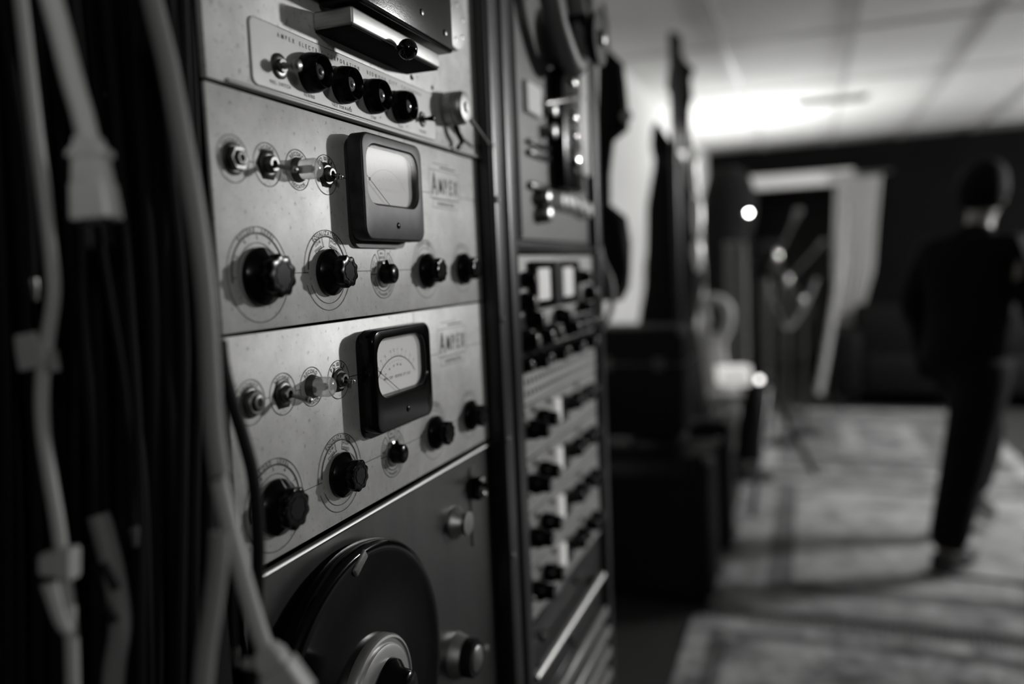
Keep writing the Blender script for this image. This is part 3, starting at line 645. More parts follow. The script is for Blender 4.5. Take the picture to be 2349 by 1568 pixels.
bm = NB(); lathe(bm, [(0, .022), (.006, .022), (.010, .016), (.012, .003)], (.868, -.020, Z(.0400)), n=24); obj('silver_dial', bm, m_chrome, hs)
bm = NB(); tube(bm, [(.765, -.004, Z(.118)), (.86, -.018, Z(.139)), (.985, -.006, Z(.166))], .0055, 10); obj('tape_bar', bm, m_chrome, t)
for x, z in ((.79, .112), (.785, .078)):
    bm = NB(); lathe(bm, [(-.006, .009), (.004, .009), (.006, .012), (.012, .012), (.014, .008)], (x, -.002, Z(z)), n=18); obj('tape_guide', bm, m_nickel, t)
for z0, z1 in ((.047, .055), (.030, .040), (-.020, -.008)):
    bm = NB(); box(bm, .69, .79 if z0 > 0 else .77, -.004, .0038, Z(z0), Z(z1), .003, 2); obj('slot_cover', bm, m_black, t)
for i, (x, z, r) in enumerate(((.815, -.030, .015), (.850, -.029, .015), (.885, -.030, .014), (.935, -.031, .015), (.985, -.036, .016), (.735, -.030, .012), (.740, -.055, .014))):
    bm = NB(); lathe(bm, [(-.004, r), (.003, r), (.010, r*.95), (.016, r*.75), (.018, r*.2)], (x, 0, Z(z)), n=20); obj('push_button', bm, mat('gloss_white', .9, .35) if i < 5 else m_nickel, t)
obj('side_frame', box(NB(), .578, .622, -.010, .0038, Z(-.095), Z(.42), .003, 2), m_blackr, t)
# curved grey tape arm and the two reels at the top
bm = NB(); tube(bm, [(.690, -.02, Z(.35)), (.715, -.03, Z(.28)), (.745, -.035, Z(.225)), (.805, -.04, Z(.180)), (.850, -.04, Z(.205)), (.872, -.035, Z(.26)), (.885, -.02, Z(.35))], .017, 12); obj('tape_arm', bm, mat('arm_grey', .12, .5), t)
def reel(name, label, c, r, ax=(0, -1, 0), hub=.3):
    t = thing(name, label, 'tape reel', c, None)
    bm = NB(); lathe(bm, [(0, r), (.0015, r)], c, ax, 56); obj('back_flange', bm, m_black, t)
    bm = NB(); lathe(bm, [(.0015, r*.92), (.0085, r*.92)], c, ax, 56); obj('wound_tape', bm, m_bake, t)
    bm = NB(); lathe(bm, [(.0085, r), (.0100, r)], c, ax, 56); f = obj('front_flange', bm, m_black, t)
    bm = NB(); lathe(bm, [(.0100, r*hub), (.018, r*hub*.9), (.020, r*hub*.5)], c, ax, 30); obj('hub', bm, m_steel, t)
    return t
RC = P(1364, 90, -.060)
reel('tape_reel', 'dark tape reel seen almost edge-on at top right of second rack', RC, .044, (0, -1, 0))
reel('tape_reel', 'black tape reel at the top of the second rack, left of the grey arm', (.655, .000, Z(.300)), .055)
bracket = box(NB(), RC.x-.02, RC.x+.02, -.05, .03, RC.z-.04, RC.z+.04, .004, 2)
obj('reel_bracket', bracket, m_blackr, TM)
obj('reel_spindle', lathe(NB(), [(0, .006), (.006, .006)], (.655, .005, Z(.300))), m_steel, TM)
# black shelf between
t = module('spacer_panel', 'plain black blank panel between tape machine and meter panel', 'blank panel', -.117, -.096, m_black)
obj('lip', box(NB(), X0, X1, -.012, 0, Z(-.112), Z(-.106), .002, 1), m_black, t)
# two-meter panel
t = module('meter_panel', 'pale module with two bright rectangular meters in a dark window', 'rack module', -.200, -.118, m_mod)
w2 = obj('meter_window', box(NB(), .664, .916, -.010, 0, Z(-.197), Z(-.128), .002, 1), m_bake, t)
for a, b in ((.680, .736), (.811, .868)):
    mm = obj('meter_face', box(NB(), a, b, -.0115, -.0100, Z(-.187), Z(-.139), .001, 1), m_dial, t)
    bm = NB(); line(bm, (a+b)/2, Z(-.185), a+.012, Z(-.150), .0008, -.0117); obj('meter_needle', bm, m_ink, mm, False)
obj('meter_divider', box(NB(), .755, .792, -.014, -.010, Z(-.195), Z(-.130), .003, 1), m_black, w2)
for x, z, r in ((.640, -.155, .013), (.634, -.187, .015), (.952, -.157, .013), (.990, -.188, .016)): sknob(t, x, Z(z), r, .022)
# knob row panel
t = module('mixer_panel', 'pale module directly under the two meters with large black knobs', 'rack module', -.262, -.201, m_mod)
for x, z, r in ((.657, -.214, .016), (.800, -.218, .014), (.938, -.211, .011), (.700, -.243, .016), (.745, -.241, .015), (.850, -.241, .016), (.900, -.241, .016), (.950, -.240, .016), (1.0, -.240, .016), (.628, -.243, .017)): sknob(t, x, Z(z), r, .026)
t = module('fader_panel', 'black module crowded with dark knobs above the jack strip', 'rack module', -.290, -.263, m_black)
for k in range(9): sknob(t, .608+k*.047, Z(-.2765), .0125, .030 if k % 2 else .022)
# jack strip
t = module('jack_strip', 'light patch strip with two rows of small round jack holes', 'patch bay', -.338, -.291, m_mod)
bm = NB()
for zz in (-.305, -.322):
    for k in range(24): lathe(bm, [(-.0002, .0046), (.0004, .0046), (.0006, .003)], (.600+k*.0182, 0, Z(zz)), n=8)
o = obj('jack_sockets', bm, m_hole, t, False); o['kind'] = 'stuff'
for zz, nm in ((-.313, 'designation_strip'), (-.333, 'designation_strip')): obj(nm, box(NB(), X0+.004, X1-.004, -.0015, 0, Z(zz)-.003, Z(zz)+.003), m_plate, t)
# four alike processors
proto = None
def processor():
    t = module('channel_strip', '', 'rack module', -.4195, -.339, m_mod, 'four alike pale channel modules')
    for x, z, r, d in ((.632, -.3735, .0155, .034), (.690, -.3680, .0150, .030), (.722, -.3760, .0120, .020), (.840, -.3700, .0135, .026), (.880, -.3690, .0130, .024), (.940, -.3710, .0140, .024), (.985, -.3700, .0130, .022)): sknob(t, x, Z(z), r, d, cap=x < .7)
    mm = obj('window', box(NB(), .800, .832, -.006, 0, Z(-.395), Z(-.352), .002, 1), m_black, t)
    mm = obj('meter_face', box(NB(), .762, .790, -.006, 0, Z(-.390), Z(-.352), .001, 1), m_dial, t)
    bm = NB(); lathe(bm, [(0, .008), (.002, .008), (.004, .005)], (.615, 0, Z(-.350)), n=16); obj('rack_screw', bm, m_screw, t)
    for x in (.66, .735, .90): obj('push_switch', box(NB(), x-.004, x+.004, -.006, 0, Z(-.352), Z(-.344), .001, 1), m_nickel, t)
    bm = NB(); line(bm, X0+.02, Z(-.405), X1-.02, Z(-.405), .0012, -.0003); obj('printed_line', bm, m_inkg, t, False)
    return t
pr = processor(); LB = ['pale channel module directly below the jack strip', 'second pale channel module below the jack strip', 'third pale channel module below the jack strip', 'lowest pale channel module, just above the black drawer']
def dup(root, dz):
    def cp(o, par):
        c = o.copy(); COL.objects.link(c); c.parent = par
        for ch in list(o.children): cp(ch, c)
        return c
    r = cp(root, None); r.location.z += dz; return r
pr['label'] = LB[0]
for k in range(1, 4): c = dup(pr, -.0815*k); c['label'] = LB[k]
# drawers with bright edge rails
t = module('rack_drawer', 'black rack drawer with a long bright metal front rail', 'rack drawer', -.80, -.667, m_black)
bm = NB(); tube(bm, [(X0+.002, -.016, Z(-.7275)), (X1-.06, -.016, Z(-.7275))], .0065, 12, 1); r_ = obj('front_rail', bm, m_alu, t)
for x in (X0+.03, X1-.09): obj('rail_bracket', box(NB(), x-.006, x+.006, -.016, 0, Z(-.734), Z(-.721), .001, 1), m_black, t)
for x, z in ((.66, -.700), (.86, -.690), (.80, -.765), (.83, -.79)):
    bm = NB(); lathe(bm, [(0, .009), (.003, .009), (.008, .006)], (x, 0, Z(z)), n=16); obj('drawer_knob', bm, m_steel, t)
t = module('slatted_case', 'dark case with several pale metal edges at the foot of second rack', 'case', -1.10, -.802, m_black)
for z, v in ((-.822, 0), (-.862, 1), (-.905, 1), (-.95, 1)):
    obj('edge_strip', box(NB(), X0+.06, X1+.0, -.010-(v*.004), 0, Z(z-.010), Z(z+.008), .002, 1), mat('pale_edge', .30, .45, .4), t)
# ------------------------------------------------------------------ cables hanging in the left foreground
def cable(name, label, pts, r, m, group=None, loc=None, n=12, cat='cable'):
    bm = NB(); tube(bm, pts, r, n, 7)
    return tag(obj(name, bm, m, None, loc=loc or Vector(pts[0])), label, cat, group)
def px(path, d): return [D(x, y, d if len(q) == 2 else q[2]) for q in path for x, y in (q[:2],)]
cable('hanging_cable', 'long thin pale cable hanging at the far left edge', px([(40, -60), (62, 130), (82, 300), (105, 480), (118, 600), (122, 680), (108, 780), (96, 880), (98, 980), (112, 1080), (132, 1200), (150, 1330), (163, 1450), (168, 1640)], .44), .0037, m_cream)
w_ = thing('power_lead', 'white power lead ending in a white moulded plug', 'power lead', D(215, 500, .42))
bm = NB(); tube(bm, px([(100, -70), (135, 60), (165, 180), (188, 260), (205, 330), (208, 345)], .42), .0057, 14, 7); obj('cord', bm, mat('white_cable_jacket', .8, .4), w_)
bm = NB(); c0 = D(205, 335, .42); ax = (D(222, 505, .42)-c0); L_ = ax.length; ax.normalize(); sd = RT - ax*RT.dot(ax); sd.normalize(); nn = ax.cross(sd)
def slab(bm, secs, c0, ax, sd, nn):      # secs: (distance along, half width, half thickness)
    rr = []
    for d, hw, ht in secs:
        rr.append([bm.verts.new(c0+ax*d+sd*u*hw+nn*v*ht) for u, v in ((-1, -.7), (-.8, -1), (.8, -1), (1, -.7), (1, .7), (.8, 1), (-.8, 1), (-1, .7))])
    for a, b in zip(rr, rr[1:]):
        for j in range(8): bm.faces.new((a[j], a[(j+1) % 8], b[(j+1) % 8], b[j]))
    bm.faces.new(rr[0][::-1]); bm.faces.new(rr[-1]); return bm
slab(bm, [(-.004, .0062, .0060), (0, .0072, .0062), (.0035, .0105, .0075), (.0062, .0105, .0075), (.0066, .0082, .0065), (.012, .0086, .007), (.0200, .0092, .008), (.0205, .0098, .0085), (L_-.001, .0112, .0090), (L_, .0105, .0085)], c0, ax, sd, nn)
obj('plug_body', bm, mat('white_plug_plastic', .8, .45), w_)
for u in (-.5, .5):
    bm = NB(); slab(bm, [(L_-.002, .0008, .0028), (L_+.012, .0008, .0026), (L_+.014, .0005, .002)], c0+sd*u*.010, ax, sd, nn); obj('plug_blade', bm, m_blackr, w_)
cable('hanging_cable', 'thick grey cable hanging in front of the left edge of the recorder panels', px([(330, -80), (356, 30), (385, 150), (412, 290), (436, 420), (458, 560), (474, 700), (482, 850), (490, 980), (505, 1090)], .44), .0056, m_greycab)
cable('hanging_cable', 'grey cable curving down to a pale connector at the bottom', px([(486, 960), (496, 1060), (520, 1180), (548, 1290), (585, 1420), (612, 1500)], .45), .0050, m_cream)
c_ = thing('cable_connector', 'pale moulded connector at the bottom end of the curving grey cable', 'connector', D(640, 1545, .45))
bm = NB(); c0 = D(606, 1485, .45); ax = D(680, 1600, .45)-c0; ax.normalize(); sd = RT-ax*RT.dot(ax); sd.normalize()
slab(bm, [(0, .006, .005), (.006, .0085, .007), (.012, .0085, .007), (.013, .0105, .009), (.034, .0115, .009)], c0, ax, sd, ax.cross(sd)); obj('connector_body', bm, m_cream, c_)
bm = NB(); tube(bm, [D(600, 1528, .45), D(560, 1520, .452)], .0032, 8, 1); obj('latch_tab', bm, m_greycab, c_)
cable('hanging_cable', 'black cable crossing in front of the lower recorder panel', px([(505, 780), (514, 850), (535, 930), (560, 1010), (580, 1090), (590, 1190), (592, 1300), (585, 1420), (570, 1620)], .50), .0042, m_blkcab)
cable('hanging_cable', 'grey cable slanting away at the bottom left of the tape machine', px([(505, 1220), (500, 1300), (487, 1400), (472, 1500), (462, 1620)], .42), .0052, m_greycab)
cable('hanging_cable', 'broad dim grey strap hanging behind the black cables at bottom left', px([(225, 1180), (250, 1270), (268, 1360), (275, 1440), (262, 1530), (255, 1640)], .46), .0062, mat('dim_grey_jacket', .14, .5))
for (a, b) in (((236, 1290), (268, 1350)), ((240, 1385), (266, 1425))):
    cable('cable_tie', '%s dark cable tie slanting across the dim grey strap' % ('upper' if b[1] < 1400 else 'lower'), px([a, b], .450), .0028, m_blkcab, 'dark ties on the dim strap', cat='cable tie')
c_ = thing('white_connector', 'pale angled connector clipped to the far left cable near the bottom', 'connector', D(130, 1310, .43))
bm = NB(); c0 = D(100, 1290, .432); ax = D(170, 1290, .432)-c0; ax.normalize(); sd = -UP; sd = sd-ax*sd.dot(ax)
slab(bm, [(0, .005, .005), (.002, .0065, .006), (.010, .0070, .006), (.0105, .0085, .006), (.017, .0085, .006)], c0, ax, sd.normalized(), ax.cross(sd.normalized())); obj('connector_body', bm, m_cream, c_)
bm = NB(); tube(bm, [D(112, 1335, .432), D(138, 1420, .434), D(158, 1450, .436)], [.0045, .0028], 8, 3); obj('strain_relief', bm, m_cream, c_)
c_ = thing('tape_flag', 'small grey paper label wrapped round the far left cable', 'cable label', D(65, 800, .44))
bm = NB(); c0 = D(60, 765, .437); ax = D(75, 845, .437)-c0; L_ = ax.length; ax.normalize(); sd = RT-ax*RT.dot(ax); sd.normalize()
slab(bm, [(0, .0060, .0016), (L_*.5, .0068, .0020), (L_, .0070, .0014)], c0, ax, sd, ax.cross(sd)); obj('flag', bm, mat('grey_paper', .28, .7), c_, False)
bm = NB(); slab(bm, [(0, .0060, .0026), (.012, .0060, .0026)], D(102, 805, .440), ax, sd, ax.cross(sd)); obj('wrap', bm, mat('grey_paper_shade', .2, .7), c_, False)
rnd = random.Random(3)
for k in range(20):
    x = 5+k*23.5+rnd.uniform(-8, 8); d = .50+.012*(k % 4)+rnd.uniform(0, .006); s = rnd.uniform(20, 95); q = rnd.uniform(-30, 30)
    cable('black_cable', 'one of many black cables hanging side by side at the left', px([(x-s*.7, -80), (x-s*.3+q*.3, 300), (x+q, 700), (x+s*.3+q*.4, 1100), (x+s*.35, 1660)], d), rnd.uniform(.0032, .0052), m_blkcab, 'black cables hanging at the left', n=8)
for k, (x, y, d) in enumerate(((305, 1207, .47), (537, 1485, .50), (75, 640, .45))):
    bm = NB(); p = D(x, y, d); lathe(bm, [(0, .0030), (.004, .0030), (.009, .0022), (.012, .0018)], p, (0, 0, -1), 12)
    tag(obj('plug_tip', bm, m_nickel), ['small metal plug tip among the black cables at mid left', 'small metal plug tip beside the grey cable at the bottom', 'small metal plug tip hanging near the paper label'][k], 'plug', None)
    cable('plug_lead', ['thin black lead of the plug tip at mid left', 'thin black lead of the plug tip at the bottom', 'thin black lead above the paper label'][k], [p+Vector((0, 0, .0005)), p+Vector((.002, 0, .08)), p+Vector((-.004, .004, .22)), p+Vector((-.004, .01, .60))], .0022, m_blkcab, n=8)
# ------------------------------------------------------------------ the room behind
cable('hanging_cable', 'pale cable looping out beside the second rack at its far edge', [D(x, y, 1.75) for x, y in ((1352, 470), (1366, 520), (1378, 590), (1400, 640), (1405, 690), (1392, 735), (1372, 762), (1350, 780))], .0065, mat('dull_pale_jacket', .26, .5))
# dark bundles hanging on the far side of the second rack
def blob(bm, secs, n=14, wob=0.12, seed=1):      # secs: (centre, half width along view right, half depth)
    r = random.Random(seed); rr = []
    side = Vector((RT.x, RT.y, 0)).normalized(); back = Vector((FW.x, FW.y, 0)).normalized()
    for c, a, b in secs:
        rr.append([bm.verts.new(Vector(c)+side*cos(2*pi*j/n)*a*(1+r.uniform(-wob, wob))+back*sin(2*pi*j/n)*b*(1+r.uniform(-wob, wob))) for j in range(n)])
    for p, q in zip(rr, rr[1:]):
        for j in range(n): bm.faces.new((p[j], p[(j+1) % n], q[(j+1) % n], q[j]))
    bm.faces.new(rr[0][::-1]); bm.faces.new(rr[-1]); return bm
def column(path, dep, k=0.5):
    return [(D((a+b)/2, y, dep), (b-a)/2*dep/FPX, max(.02, (b-a)/2*dep/FPX*k)) for y, a, b in path]
bm = blob(NB(), column([(118, 1385, 1398), (150, 1372, 1432), (200, 1370, 1436), (260, 1368, 1442), (300, 1368, 1446), (325, 1366, 1412), (400, 1364, 1402), (470, 1364, 1400), (500, 1366, 1436), (560, 1366, 1444), (620, 1368, 1448), (660, 1370, 1440), (690, 1372, 1425)], 2.05, .6))
b_ = tag(obj('gear_bag', bm, m_blackr, None, loc=D(1400, 690, 2.05)), 'black cloth gear bags hung beside the second rack in front of the white wall', 'bag')
bm = NB(); tube(bm, [D(1392, 125, 2.05), D(1388, 60, 2.05), D(1380, 10, 2.1)], .006, 8, 2); obj('strap', bm, m_blackr, b_)
bm = NB(); lathe(bm, [(0, .014), (.01, .014)], D(1436, 268, 1.98), -FW, 16); obj('buckle', bm, m_steel, b_)
# tall stand with hanging dark cloth and bright metal pieces
ts = thing('coat_stand', 'tall black stand silhouetted against the bright ceiling, hung with dark cloth', 'stand', Vector((D(1556, 700, 3.7).x, D(1556, 700, 3.7).y, 0)))
c0 = D(1556, 700, 3.7)
bm = NB(); tube(bm, [Vector((c0.x, c0.y, .02)), Vector((c0.x, c0.y, D(1553, 90, 3.7).z))], .018, 12, 1); obj('pole', bm, m_black, ts)
bm = NB(); lathe(bm, [(0, .16), (.02, .16), (.03, .06), (.05, .03)], (c0.x, c0.y, 0.008), (0, 0, 1), 28); obj('base', bm, m_black, ts)
bm = blob(NB(), column([(82, 1546, 1560), (100, 1544, 1564), (122, 1546, 1562), (145, 1538, 1576), (162, 1534, 1592), (185, 1532, 1582), (200, 1530, 1584), (225, 1542, 1588), (250, 1552, 1582), (280, 1556, 1582), (330, 1560, 1584), (345, 1556, 1590)], 3.7, .7), seed=4); obj('head', bm, m_blackr, ts)
bm = blob(NB(), column([(280, 1504, 1509), (330, 1500, 1545), (380, 1495, 1580), (470, 1482, 1590), (560, 1482, 1600), (650, 1478, 1612), (740, 1470, 1600), (800, 1480, 1600), (900, 1490, 1625), (960, 1495, 1640)], 3.75, .35), seed=6); obj('hanging_cloth', bm, m_blackr, ts)
bm = NB(); tube(bm, [D(1540, 395, 3.72), D(1505, 350, 3.72), D(1506, 290, 3.72)], .02, 8, 3); obj('hook', bm, m_blackr, ts)
bm = blob(NB(), column([(345, 1578, 1586), (352, 1573, 1600), (375, 1573, 1602), (385, 1577, 1600), (420, 1582, 1604), (445, 1590, 1605)], 3.55, .8), wob=.05); bp = tag(obj('metal_piece', bm, mat('bright_plated_metal', .62, .35, .6), None, loc=D(1590, 445, 3.55)), 'upper bright metal piece hanging on the tall black stand', 'metal fitting', 'bright pieces hanging on the tall stand')
for k, pth in enumerate(([(452, 1590, 1606), (470, 1586, 1612), (510, 1587, 1613), (535, 1592, 1610), (542, 1596, 1608)], [(552, 1592, 1606), (565, 1587, 1611), (590, 1588, 1612), (605, 1593, 1610), (622, 1598, 1606)])):
    bm = blob(NB(), column(pth, 3.55, .8), wob=.05); tag(obj('metal_piece', bm, MATS['bright_plated_metal'], None, loc=D(1600, pth[-1][0], 3.55)), ['middle bright metal piece hanging on the tall black stand', 'lowest bright metal piece hanging on the tall black stand'][k], 'metal fitting', 'bright pieces hanging on the tall stand')
# torchiere with dark bowl
tl = thing('torchiere_lamp', 'black floor lamp with an upturned bowl lighting the ceiling', 'floor lamp', (TORCH.x, TORCH.y, .0))
bm = NB(); lathe(bm, [(0, .02), (.02, .10), (.07, .19), (.14, .235), (.15, .235), (.145, .225), (.08, .17), (.04, .05)], (TORCH.x, TORCH.y, TORCH.z-.16), (0, 0, 1), 40); obj('bowl', bm, m_blackr, tl)
bm = NB(); lathe(bm, [(0, .16), (.02, .16), (.03, .02), (TORCH.z-.15, .014)], (TORCH.x, TORCH.y, 0), (0, 0, 1), 28); obj('pole', bm, m_black, tl)
bm = NB(); lathe(bm, [(0, .012), (.04, .02), (.06, .03), (.08, .028), (.095, .006)], (TORCH.x, TORCH.y, TORCH.z-.13), (0, 0, 1), 18); obj('bulb', bm, mat('lit_bulb', .9, .5, emit=8), tl)
# little bright lamp
c0 = D(1718, 488, 4.6)
l_ = thing('clip_lamp', 'tiny bright lamp glowing like a white dot left of the doorway', 'lamp', c0)
bm = NB(); lathe(bm, [(.009*(1-cos(a*pi/8)), max(.0003, .009*sin(a*pi/8))) for a in range(9)], c0-FW*.01, FW, 16); obj('bulb', bm, mat('lit_dot', .9, .5, emit=50), l_)
bm = NB(); lathe(bm, [(.012, .014), (.05, .014), (.055, .008)], c0, FW, 16); obj('socket', bm, m_black, l_)
bm = NB(); tube(bm, [c0+FW*.03, c0+FW*.03+Vector((0, 0, -.05)), Vector((c0.x+.03, c0.y, .015))], .009, 8, 1); obj('pole', bm, m_black, l_)
bm = NB(); lathe(bm, [(0, .12), (.012, .12), (.02, .02)], (c0.x+.03, c0.y, .009), (0, 0, 1), 24); obj('base', bm, m_black, l_)
# dark hood shape in front of the lamp bowl
# tall grey panel behind the chair
c0 = D(1690, 740, 4.9); zt_ = D(1690, 562, 4.9).z
t = thing('grey_column', 'tall narrow grey acoustic column standing in the dark behind the pale chair', 'column', (c0.x, c0.y, 0.008))
obj('body', box(NB(), c0.x-.06, c0.x+.06, c0.y-.062, c0.y+.062, .02, zt_, .01, 2), mat('column_grey', .10, .7), t)
obj('cap', box(NB(), c0.x-.065, c0.x+.065, c0.y-.067, c0.y+.067, zt_, zt_+.02, .006, 2), mat('column_cap_grey', .16, .7), t)
obj('foot', box(NB(), c0.x-.09, c0.x+.09, c0.y-.09, c0.y+.09, .008, .0195, .003, 1), m_black, t)
# pale chair with curved back
m_pale = mat('pale_painted_wood', .36, .5, var=.08, scale=8)
dch = 4.15; ch = thing('pale_chair', 'pale chair with a looped curved back beside the black amplifier cases', 'chair', Vector((D(1670, 900, dch).x, D(1670, 900, dch).y, 0.0)))
bm = NB(); tube(bm, [D(1628, 860, dch), D(1606, 800, dch), D(1618, 735, dch), D(1612, 700, dch), D(1640, 686, dch), D(1668, 705, dch), D(1668, 750, dch), D(1650, 790, dch), D(1662, 850, dch)], .030, 12, 6); obj('back_loop', bm, m_pale, ch)
bm = blob(NB(), column([(765, 1605, 1660), (800, 1590, 1655), (840, 1600, 1660), (870, 1612, 1690), (900, 1624, 1700), (930, 1636, 1690)], dch, .5), wob=.04); obj('back_shell', bm, m_pale, ch)
obj('seat', slab(NB(), [(0, .11, .02), (.01, .12, .022), (.20, .13, .022), (.22, .12, .02)], D(1660, 915, dch-.15), Vector((FW.x, FW.y, 0)).normalized(), Vector((RT.x, RT.y, 0)).normalized(), Vector((0, 0, 1))), m_pale, ch)
for pts in (((1680, 925), (1670, 980), (1648, 1020), (1650, 1075)), ((1690, 930), (1690, 1000), (1668, 1050), (1672, 1075)), ((1640, 925), (1632, 990), (1630, 1040), (1636, 1075)), ((1655, 930), (1660, 990), (1662, 1040), (1664, 1075))):
    q = [D(x, y, dch+(.1 if pts[0][0] in (1690, 1655) else -.05)) for x, y in pts]; sc = q[-1].copy(); sc.z = .009; q.append(sc)
    bm = NB(); tube(bm, q, .017, 10, 4); obj('leg', bm, m_pale, ch)
c0 = D(1682, 862, dch-.16); t = thing('glow_box', 'small white box with an added glow resting on the pale chair', 'lamp', c0)  # plain white box; glow added to its material to read bright
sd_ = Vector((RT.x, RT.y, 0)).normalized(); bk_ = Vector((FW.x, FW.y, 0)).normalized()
bm = NB(); slab(bm, [(-.043, .070, .055), (-.038, .075, .06), (.030, .075, .06), (.036, .070, .055)], c0, Vector((0, 0, 1)), sd_, bk_); obj('carton', bm, mat('glowing_white_card', .9, .6, emit=.45), t, False)
bm = NB(); slab(bm, [(.036, .077, .062), (.048, .077, .062)], c0, Vector((0, 0, 1)), sd_, bk_); obj('lid', bm, MATS['glowing_white_card'], t, False)
# music stand tripod with a black bag
tp = thing('tripod_stand', 'black tripod stand with a long leg reaching onto the far rug', 'stand', Vector((D(1758, 880, 4.4).x, D(1758, 880, 4.4).y, 0.009)))
hub_ = D(1762, 880, 4.4); top_ = D(1757, 640, 4.4)
bm = NB(); tube(bm, [hub_+Vector((0, 0, -.15)), top_], .016, 10, 1); obj('pole', bm, m_steel, tp)
bm = NB(); lathe(bm, [(0, .03), (.06, .03), (.07, .018)], hub_-Vector((0, 0, .04)), (0, 0, 1), 16); obj('collar', bm, m_black, tp)
for ex, ey, dd in ((1868, 1072, 4.75), (1660, 1090, 4.6), (1725, 1120, 4.0)):
    e = D(ex, ey, dd); e.z = .020; bm = NB(); tube(bm, [hub_, e], [.018, .016], 10, 1); obj('leg', bm, m_black, tp)
bm = NB(); lathe(bm, [(.016*(1-cos(a*pi/8)), max(.0005, .016*sin(a*pi/8))) for a in range(9)], D(1742, 877, 4.33), (0, 0, 1), 20); obj('glint_ball', bm, mat('glint_glow', .8, .25, emit=4.5), tp)  # emissive ball painting a bright glint on the stand, not a light source
bm = NB(); tube(bm, [top_, D(1800, 752, 4.5), D(1846, 700, 4.6), D(1872, 640, 4.7)], .012, 8, 5); obj('boom_arm', bm, mat('dull_boom', .05, .6), tp)
bm = blob(NB(), column([(880, 1712, 1750), (930, 1702, 1752), (990, 1694, 1752), (1035, 1690, 1748), (1056, 1696, 1742)], 4.00, .25), seed=8)
tag(obj('bag', bm, m_blackr, None, loc=D(1720, 1056, 4.25)), 'black soft bag leaning between the pale chair and the tripod', 'bag')
for k, (x, y, d, rr_, nm) in enumerate(((1634, 692, 3.7, .020, 'small bright round lamp head just above the looped chair back'), (1845, 805, 5.6, .022, 'dull round metal ball low inside the doorway area'), (1628, 765, 3.3, .016, 'small pale round fitting left of the chair back'), (1541, 790, 3.3, .022, 'dim oval fitting on the dark cloth below the tall stand'))):
    pass
# microphone stands standing dark in and before the doorway
def micstand(x, y0, dep, label, lean=.1):
    b = D(x, 900, dep); t = thing('microphone_stand', label, 'microphone stand', (b.x, b.y, 0.009), 'dark microphone stands near the doorway')
    tp_ = D(x, y0, dep)
    bm = NB(); tube(bm, [(b.x, b.y, .03), tp_], .010, 8, 1); obj('pole', bm, m_steel, t)
    bm = NB(); lathe(bm, [(0, .12), (.015, .12), (.03, .03), (.05, .015)], (b.x, b.y, .009), (0, 0, 1), 24); obj('base', bm, m_black, t)
    bm = NB(); lathe(bm, [(-.03, .016), (.02, .016), (.03, .010)], tp_, (0, 0, 1), 14); obj('clutch', bm, m_chrome, t)
    e = tp_+Vector((.1, -lean, .22)); bm = NB(); tube(bm, [tp_-(e-tp_)*.5, e], .006, 8, 1); obj('boom_arm', bm, mat('dull_boom', .05, .6), t)
    bm = NB(); lathe(bm, [(0, .012), (.06, .014), (.08, .024), (.11, .024), (.125, .012)], e, (e-tp_).normalized(), 16); obj('microphone', bm, mat('dark_mic', .03, .5), t)
micstand(1785, 585, 5.6, 'dark microphone stand just right of the tripod, tallest of those by the doorway')
micstand(1845, 690, 5.9, 'short dark microphone stand in the middle of the doorway', -.15)
micstand(1810, 640, 6.6, 'thin dark microphone stand farthest back in the doorway', .2)
# leaning pale pole by the curtain
tag(obj('leaning_pole', tube(NB(), [D(1878, 905, 6.6), D(1905, 760, 6.7), D(1935, 560, 6.9), D(1945, 470, 7.1)], .030, 12, 3), mat('dull_pale_wood', .22, .6), None, loc=D(1878, 905, 6.6)), 'dull pale pole leaning up against the gathered curtain', 'pole')
# low dark sofa on the right
sx, sy = 6.95, -1.0
t = thing('sofa', 'low black sofa in the dark below the curtain', 'sofa', (7.35, -1.9, 0))
m_sofa = mat('black_leather', .003, .6, spec=.1)
obj('seat', box(NB(), 6.86, 7.6, -2.85, -.82, .12, .45, .05, 3), m_sofa, t)
obj('backrest', box(NB(), 7.60, 7.85, -2.9, -.8, .12, .85, .06, 3), m_sofa, t)
for a, b in ((-.82, -.60), (-3.08, -2.86)): obj('armrest', box(NB(), 6.84, 7.8, a, b, .10, .66, .05, 3), m_sofa, t)
for x, y in ((6.9, -.68), (6.9, -3.0), (7.7, -.68), (7.7, -3.0)): obj('leg', box(NB(), x, x+.05, y, y+.05, 0.0, .11, .004, 1), m_black, t)
# black cases and amplifier
def case(name, label, cat, x0, x1, y0, y1, z0, z1, rot=0):
    cx, cy = (x0+x1)/2, (y0+y1)/2
    t = thing(name, label, cat, (cx, cy, z0)); R_ = Matrix.Translation((cx, cy, 0))@Matrix.Rotation(rot, 4, 'Z')@Matrix.Translation((-cx, -cy, 0))
    def a(nm, bm, m): xform(bm, R_); return obj(nm, bm, m, t)
    a('body', box(NB(), x0, x1, y0, y1, z0+.02, z1, .012, 2), m_bluntblack)
    for x in (x0, x1):
        for y in (y0, y1):
            for z in (z0+.035, z1-.012):
                bm = NB(); box(bm, x-.014, x+.014, y-.014, y+.014, z-.014, z+.014, .008, 2); a('corner_guard', bm, m_steel)
    for x in (x0+.05, x1-.05):
        for y in (y0+.04, y1-.04): a('foot', lathe(NB(), [(0, .018), (.02, .018)], (x, y, z0), (0, 0, 1), 12), m_black)
    return t, a
t, a = case('amplifier', 'big black amplifier case standing on the floor beside the second rack', 'amplifier', 2.50, 2.84, -.04, .45, 0.0, .58)
a('grille', box(NB(), 2.494, 2.50, .03, .41, .06, .48, .002, 1), m_blackr)
a('control_strip', box(NB(), 2.492, 2.50, .03, .41, .50, .555, .002, 1), m_black)
